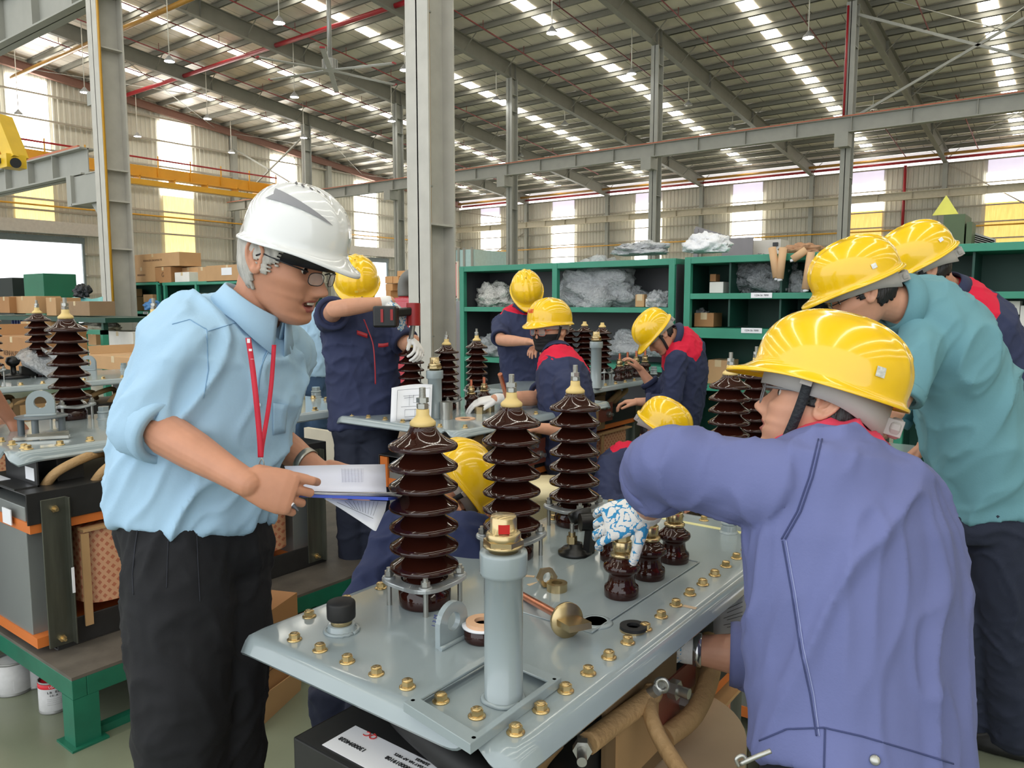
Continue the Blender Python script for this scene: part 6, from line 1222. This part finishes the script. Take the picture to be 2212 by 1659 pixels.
# ---- worker with the impact driver ----
E_,TE,TFE=person('person in navy short sleeves holding a cordless driver up over a brown bushing',
 head=(P(772,622,3.95),cv(.15,-.55,-.82),cv(.05,.85,-.5),1.05),
 torso=[(P(790,900,4.0),.175,.125),(P(786,830,4.0),.175,.13),(P(780,760,3.98),.18,.135),(P(775,705,3.97),.18,.125),(P(774,672,3.96),.14,.10),(P(774,655,3.95),.07,.066)],
 Lv=cv(.96,0,.15),arms={'R':(P(712,690,3.92),P(722,668,3.62),P(838,652,3.70)),'L':(P(838,700,4.0),P(880,745,3.9),P(893,735,3.85))},
 legs={'R':(P(765,930,4.0),P(760,1060,3.98),P(765,1200,4.1)),'L':(P(815,930,4.0),P(812,1060,3.98),P(815,1200,4.1))},
 shirt=navy,trous=navyt,sleeve={'R':(.62,.078),'L':(.85,.07)},vox=.009,hv=.0042,skin=skinB,collar=1.0,wr=(.010,8),skirt=.06,
 hands={'R':dict(d=cv(.75,-.6,-.1),n=cv(.4,.8,-.2),th=cv(-.3,0,-1),curl=(.5,.6,.4),glove='b'),'L':dict(d=cv(.3,-.3,-.5),n=cv(.7,.6,0),th=cv(-.8,.2,-.4),curl=(.6,.8,.5),glove='w')},seed=10)
hatE,_t=hard_hat(E_,TE,hatY,1.0,tilt=4,strap=True)
patch(hatE,_t,lambda u,v:(-.07+.14*u,.16+.10*v),M('lemon_decal',(252,222,90),.3),'emblem',3)
def trim(b,pts,w_,mt,up,nm='pocket_trim'): return ribbon(nm,pts,w_,mt,b,up,.002)
def surf(px,py,D): return P(px,py,D)
trim(E_,[surf(771,718,3.82),surf(783,722,3.815),surf(794,726,3.82)],.022,redp,Z_); trim(E_,[surf(817,746,3.83),surf(828,746,3.83),surf(839,744,3.835)],.019,redp,Z_)
trim(E_,[surf(786,690,3.82),surf(796,715,3.81),surf(806,745,3.80),surf(810,790,3.80),surf(811,830,3.81)],.006,redp,RT,'placket_trim')
dr_=thing('cordless_driver','black and red cordless impact driver held in a gloved hand above the bushing','power tool',P(868,675,3.7))
rd=M('tool_red',(150,28,30),.4); m=MB(); m.cyl(P(893,664,3.70)+Z_*.02,P(893,690,3.70)-Z_*.03,.034,n=18); m.build('tool_head',rd,dr_); m=MB(); m.bar(P(890,672,3.70),P(848,676,3.6),.045,.04); m.build('tool_grip',blackp,dr_,bev=.008)
m=MB(); m.box(P(834,684,3.56),(.11,.09,.10),Matrix((RT,FW,Z_)).transposed()); m.build('battery_pack',blackp,dr_,bev=.01); m=MB(); m.box(P(825,682,3.51),(.012,.004,.06),Matrix((RT,FW,Z_)).transposed()); m.box(P(846,680,3.51),(.012,.004,.05),Matrix((RT,FW,Z_)).transposed()); 
m.build('battery_stripe',rd,dr_); MB().cyl(P(893,695,3.70),P(887,738,3.84),.013,n=12).build('socket_shaft',silver,dr_)
# ---- person in jeans behind ----
F_,TFp,TFF=person('person in light blue shirt, black belt and jeans behind the lanyard person',
 head=(P(648,610,6.0),cv(-.1,-.15,1),cv(0,1,0),1.05),
 torso=[(P(664,815,6.0),.165,.12),(P(664,775,6.0),.175,.13),(P(662,730,6.0),.185,.135),(P(660,700,6.0),.185,.125),(P(656,680,6.0),.14,.1),(P(652,662,6.0),.07,.066)],
 Lv=cv(-1,0,.15),arms={'L':(P(612,700,6.0),P(605,760,6.0),P(600,830,5.9)),'R':(P(704,700,6.05),P(716,765,6.1),P(712,835,6.0))},
 legs={'R':(P(686,840,6.0),P(688,920,6.0),P(690,1010,6.2)),'L':(P(645,840,6.0),P(645,920,6.0),P(645,1010,6.2))},
 shirt=lblue,trous=jeans,sleeve={'L':(.8,.07),'R':(.8,.07)},vox=.012,hv=.006,skin=skinD,hair=hair_b,belt=blackp,seed=12,collar=1.)
# ---- standing worker looking down ----
G_,TG,TFG=person('standing person in navy and red work shirt, head bowed, before the grey green shelf',
 head=(P(1138,632,5.6),cv(.12,-.80,-.55),cv(-.05,.6,-.8),1.05),
 torso=[(P(1135,860,5.75),.17,.125),(P(1134,800,5.75),.175,.13),(P(1130,745,5.72),.18,.13),(P(1127,700,5.7),.18,.125),(P(1130,674,5.68),.14,.1),(P(1134,660,5.66),.07,.066)],
 Lv=cv(1,0,.1),arms={'R':(P(1082,700,5.7),P(1082,735,5.5),P(1140,738,5.3)),'L':(P(1180,700,5.7),P(1195,745,5.6),P(1165,750,5.4))},
 legs={'R':(P(1110,880,5.75),P(1110,960,5.7),P(1110,1060,5.8)),'L':(P(1160,880,5.75),P(1160,960,5.7),P(1160,1060,5.8))},
 shirt=nav_red,trous=navyt,sleeve={'R':(.85,.068),'L':(.85,.068)},vox=.011,hv=.005,skin=skinB,panel=yoke(.05,.1,.17),seed=14,collar=1.)
hard_hat(G_,TG,hatY,1.04,tilt=0,strap=True,ridge=1.3)
# ---- masked worker ----
H_,TH,TFH=person('person in black face mask and safety glasses looking back, red shouldered navy shirt',
 head=(P(1188,712,4.3),cv(-.70,-.04,-.70),cv(0,1,0),1.06),
 torso=[(P(1232,1000,4.15),.175,.13),(P(1230,930,4.15),.18,.135),(P(1222,860,4.15),.185,.14),(P(1216,805,4.17),.18,.13),(P(1210,780,4.2),.14,.10),(P(1203,763,4.25),.07,.068)],
 Lv=cv(-.25,0,-.97),arms={'L':(P(1222,830,3.98),P(1258,935,3.92),P(1165,925,3.75)),'R':(P(1195,830,4.38),P(1160,860,4.2),P(1072,862,3.98))},
 legs={'R':(P(1225,1020,4.2),P(1180,1080,4.2),P(1200,1250,4.2)),'L':(P(1250,1020,4.1),P(1200,1085,4.0),P(1220,1270,4.1))},
 shirt=nav_red,trous=navyt,sleeve={'L':(.95,.070),'R':(.72,.070)},vox=.009,hv=.004,skin=skinB,panel=yoke(.13,.16,.17),seed=16,collar=1.1,
 hands={'R':dict(d=cv(-1,-.1,-.1),n=cv(0,1,-.2),th=cv(0,-.2,-1),curl=(.35,.4,.3),glove='w',s=1.05),'L':dict(d=cv(-1,0,-.2),n=cv(0,1,0),th=cv(0,0,1))})
hatH,TTH=hard_hat(H_,TH,hatY,1.06,tilt=-2,strap=True)
patch(hatH,TTH,lambda u,v:(.0-.42*u+.0,.40+.16*v),hatY,'logo_patch',4,.0006)
c_=TTH@(hat_pt(-.22,.44)*1.02); nn=(TTH.to_3x3()@V((1,-.25,.35))).normalized(); ux=(nn.cross(Z_)).normalized()*-1; text('ABB','emblem',M('logo_red',(220,40,30),.4),.034,c_,ux,nn.cross(ux)*1,hatH)
spectacles(H_,TH,goggle=True,frm=M('orange_temple',(226,96,50),.4))
m=MB(); X,Y,Z=headpts(0,60,96,.006,.55); G=[]
for i in range(60):
    if -.115<Z[i,0]<-.018: G.append([TH@V((X[i,j%96],Y[i,j%96],Z[i,j%96])) for j in range(-22,23)])
MB().grid(G).build('face_mask',M('black_mask',(22,22,24),.8),H_,solid=.002)
m=MB(); [m.tube([TH@V((.045,s*.062,z0)),TH@V((.0,s*.078,z1))],.0015,n=5) for s in (-1,1) for z0,z1 in ((-.03,.02),(-.09,-.02))]; m.build('mask_loop',blk,H_)
# ---- bending worker at right middle ----
I_,TI,TFI=person('person in navy shirt with red yoke bent low over the far lid, helmet tipped forward',
 head=(P(1422,722,5.0),cv(-.62,-.72,-.1),cv(-.75,.62,-.1),1.05),
 torso=[(P(1462,935,5.25),.17,.13),(P(1474,870,5.2),.18,.135),(P(1480,800,5.15),.185,.14),(P(1476,755,5.1),.18,.13),(P(1463,735,5.07),.14,.10),(P(1452,727,5.05),.07,.066)],
 Lv=cv(-.4,0,-.9),arms={'L':(P(1462,775,4.95),P(1450,870,4.95),P(1378,868,5.0)),'R':(P(1480,780,5.3),P(1420,850,5.4),P(1385,800,5.4))},
 legs={'R':(P(1455,960,5.3),P(1400,960,5.1),P(1410,1060,5.2)),'L':(P(1475,960,5.2),P(1425,970,5.0),P(1440,1090,5.1))},
 shirt=nav_red,trous=navyt,sleeve={'L':(1.7,.055),'R':(1.5,.06)},vox=.010,hv=.005,skin=skinB,hair=hair_b,panel=yoke(.12,.16,.17),seed=18,collar=1.1)
hard_hat(I_,TI,hatY,1.05,tilt=0,strap=True)
# ---- crouching worker in the middle ----
J_,TJ,TFJ=person('crouching person in yellow hard hat with red shoulders seen between bushings and the reaching arm',
 head=(P(1425,932,3.95),cv(.45,-.30,-.30),cv(.1,.95,.0),1.05),
 torso=[(P(1350,1180,4.0),.17,.13),(P(1352,1120,4.0),.18,.135),(P(1355,1060,3.98),.185,.14),(P(1365,1010,3.97),.18,.13),(P(1380,985,3.96),.14,.10),(P(1395,968,3.95),.07,.066)],
 Lv=cv(.75,0,.4),arms={'R':(P(1318,1010,3.85),P(1320,1090,3.7),P(1390,1100,3.6)),'L':(P(1420,1010,4.1),P(1470,1080,4.0),P(1480,1090,3.8))},
 legs={'R':(P(1340,1200,3.95),P(1380,1150,3.6),P(1370,1300,3.7)),'L':(P(1380,1200,4.05),P(1440,1150,3.7),P(1430,1300,3.8))},
 shirt=nav_red,trous=navyt,sleeve={'R':(1.5,.06),'L':(.8,.068)},vox=.010,hv=.005,skin=skinD,hair=hair_b,panel=yoke(.04,.1,.17),seed=20)
hard_hat(J_,TJ,hatY,1.08,tilt=0,strap=True)
# ---- crouching worker reaching under the front lid ----
K_,TK,TFK=person('person in dark navy overalls crouching behind the nearest bushing, yellow helmet tipped sideways',
 head=(P(968,1060,2.45),cv(-.45,.75,-.40),cv(.80,.50,.30),1.06),
 torso=[(P(880,1440,2.35),.17,.13),(P(890,1360,2.38),.18,.14),(P(905,1270,2.38),.185,.145),(P(925,1190,2.36),.18,.135),(P(945,1145,2.33),.13,.10),(P(960,1115,2.3),.07,.066)],
 Lv=cv(.55,0,-.80),arms={'R':(P(865,1150,2.40),P(790,1330,2.2),P(850,1400,2.0)),'L':(P(1010,1170,2.15),P(1050,1330,2.0),P(980,1430,1.95))},
 legs={'R':(P(850,1470,2.45),P(735,1500,2.05),P(800,1760,2.3)),'L':(P(900,1470,2.3),P(820,1530,1.98),P(850,1760,2.1))},
 shirt=cloth('dark_navy_cotton',(34,44,82)),trous=cloth('dark_navy_trouser',(24,30,52)),sleeve={'R':(1.8,.052),'L':(1.8,.052)},vox=.009,hv=.004,skin=skinB,seed=22,wr=(.010,8),arm_r=1.15)
hard_hat(K_,TK,hatY,1.05,tilt=0,strap=True)
# ---- forearm at the left edge belongs to this one ----
L__,TL,TFL=person('person outside the left picture edge whose bare forearm rests on the left lid',
 head=(P(-190,640,3.3),cv(.9,-.3,.1),cv(0.2,1,0),1.05),
 torso=[(P(-190,1120,3.3),.17,.13),(P(-190,1020,3.3),.18,.135),(P(-180,900,3.3),.185,.14),(P(-170,800,3.3),.18,.13),(P(-170,760,3.3),.14,.10),(P(-175,730,3.3),.07,.066)],
 Lv=cv(0,0,1),arms={'R':(P(-140,800,3.1),P(-60,800,3.25),P(22,905,3.4)),'L':(P(-130,800,3.5),P(-120,930,3.6),P(-40,900,3.6))},
 legs={'R':(P(-190,1150,3.25),P(-190,1330,3.2),P(-190,1500,3.2)),'L':(P(-190,1150,3.4),P(-190,1330,3.4),P(-190,1500,3.4))},
 shirt=navy,trous=navyt,sleeve={'R':(.8,.068),'L':(.8,.068)},vox=.014,hv=.006,skin=skinD,seed=24,shoes=True,hands={'R':dict(d=cv(.5,-.8,.2),n=cv(.6,.6,-.3),th=cv(.2,.2,1)),'L':dict(d=cv(1,-.3,0),n=Z_,th=cv(0,0,-1))})

# stitched seams, pockets and prints that follow the cloth
sd_=M('faded_stitch',(62,70,112),.9); sl_=M('pale_stitch',(150,158,198),.9); sb_=M('shirt_stitch',(128,166,200),.9)
gB=garment(B_)
for dx in (0,8): seam(gB,[(1768+dx,948),(1748+dx,1030),(1722+dx,1105),(1688+dx,1165)],.0014,sd_)
seam(gB,[(1690,1168),(1710,1280),(1728,1400),(1750,1500),(1764,1590)],.0014,sd_); seam(gB,[(1698,1168),(1718,1280),(1736,1400),(1758,1500),(1770,1590)],.0008,sl_)
seam(gB,[(1640,1600),(1700,1575),(1780,1572),(1860,1590),(1980,1625),(2060,1650)],.0014,sd_)
seam(gB,[(1782,1575),(1780,1659)],.0014,sd_)
f_=draper(gB); q=f_(1890,1642,.004)
if q is not None: MB().lathe([(0,0),(.008,0),(.007,.003),(0,.003)],q,n=16,ax=(O-q)).build('metal_button',silver,gB)
gA=garment(A_)
seam(gA,[(372,700),(410,690),(447,712),(450,800),(440,860)],.0010,sb_); seam(gA,[(450,715),(500,700),(540,690)],.0010,sb_)
seam(gA,[(585,742),(570,770),(560,820),(556,900)],.0013,sb_,'placket_seam')
cpatch(gA,((590,870),(622,876),(616,935),(590,940)),lblue,'chest_pocket')
m_=draper(gA)
for (x,y) in ((577,745),(558,875)):
    q=m_(x,y,.002)
    if q is not None: MB().lathe([(0,0),(.0055,0),(.005,.0015),(0,.0015)],q,n=16,ax=(O-q)).build('shirt_button',M('button_pearl',(206,222,236),.3),gA)

tA=garment(A_,'trousers'); st_=M('dark_stitch',(46,48,56),.9)
seam(tA,[(300,1125),(292,1180),(286,1240),(288,1285)],.0014,st_); seam(tA,[(365,1140),(362,1200),(360,1270)],.0010,st_); seam(tA,[(425,1150),(428,1220),(432,1300)],.0010,st_)
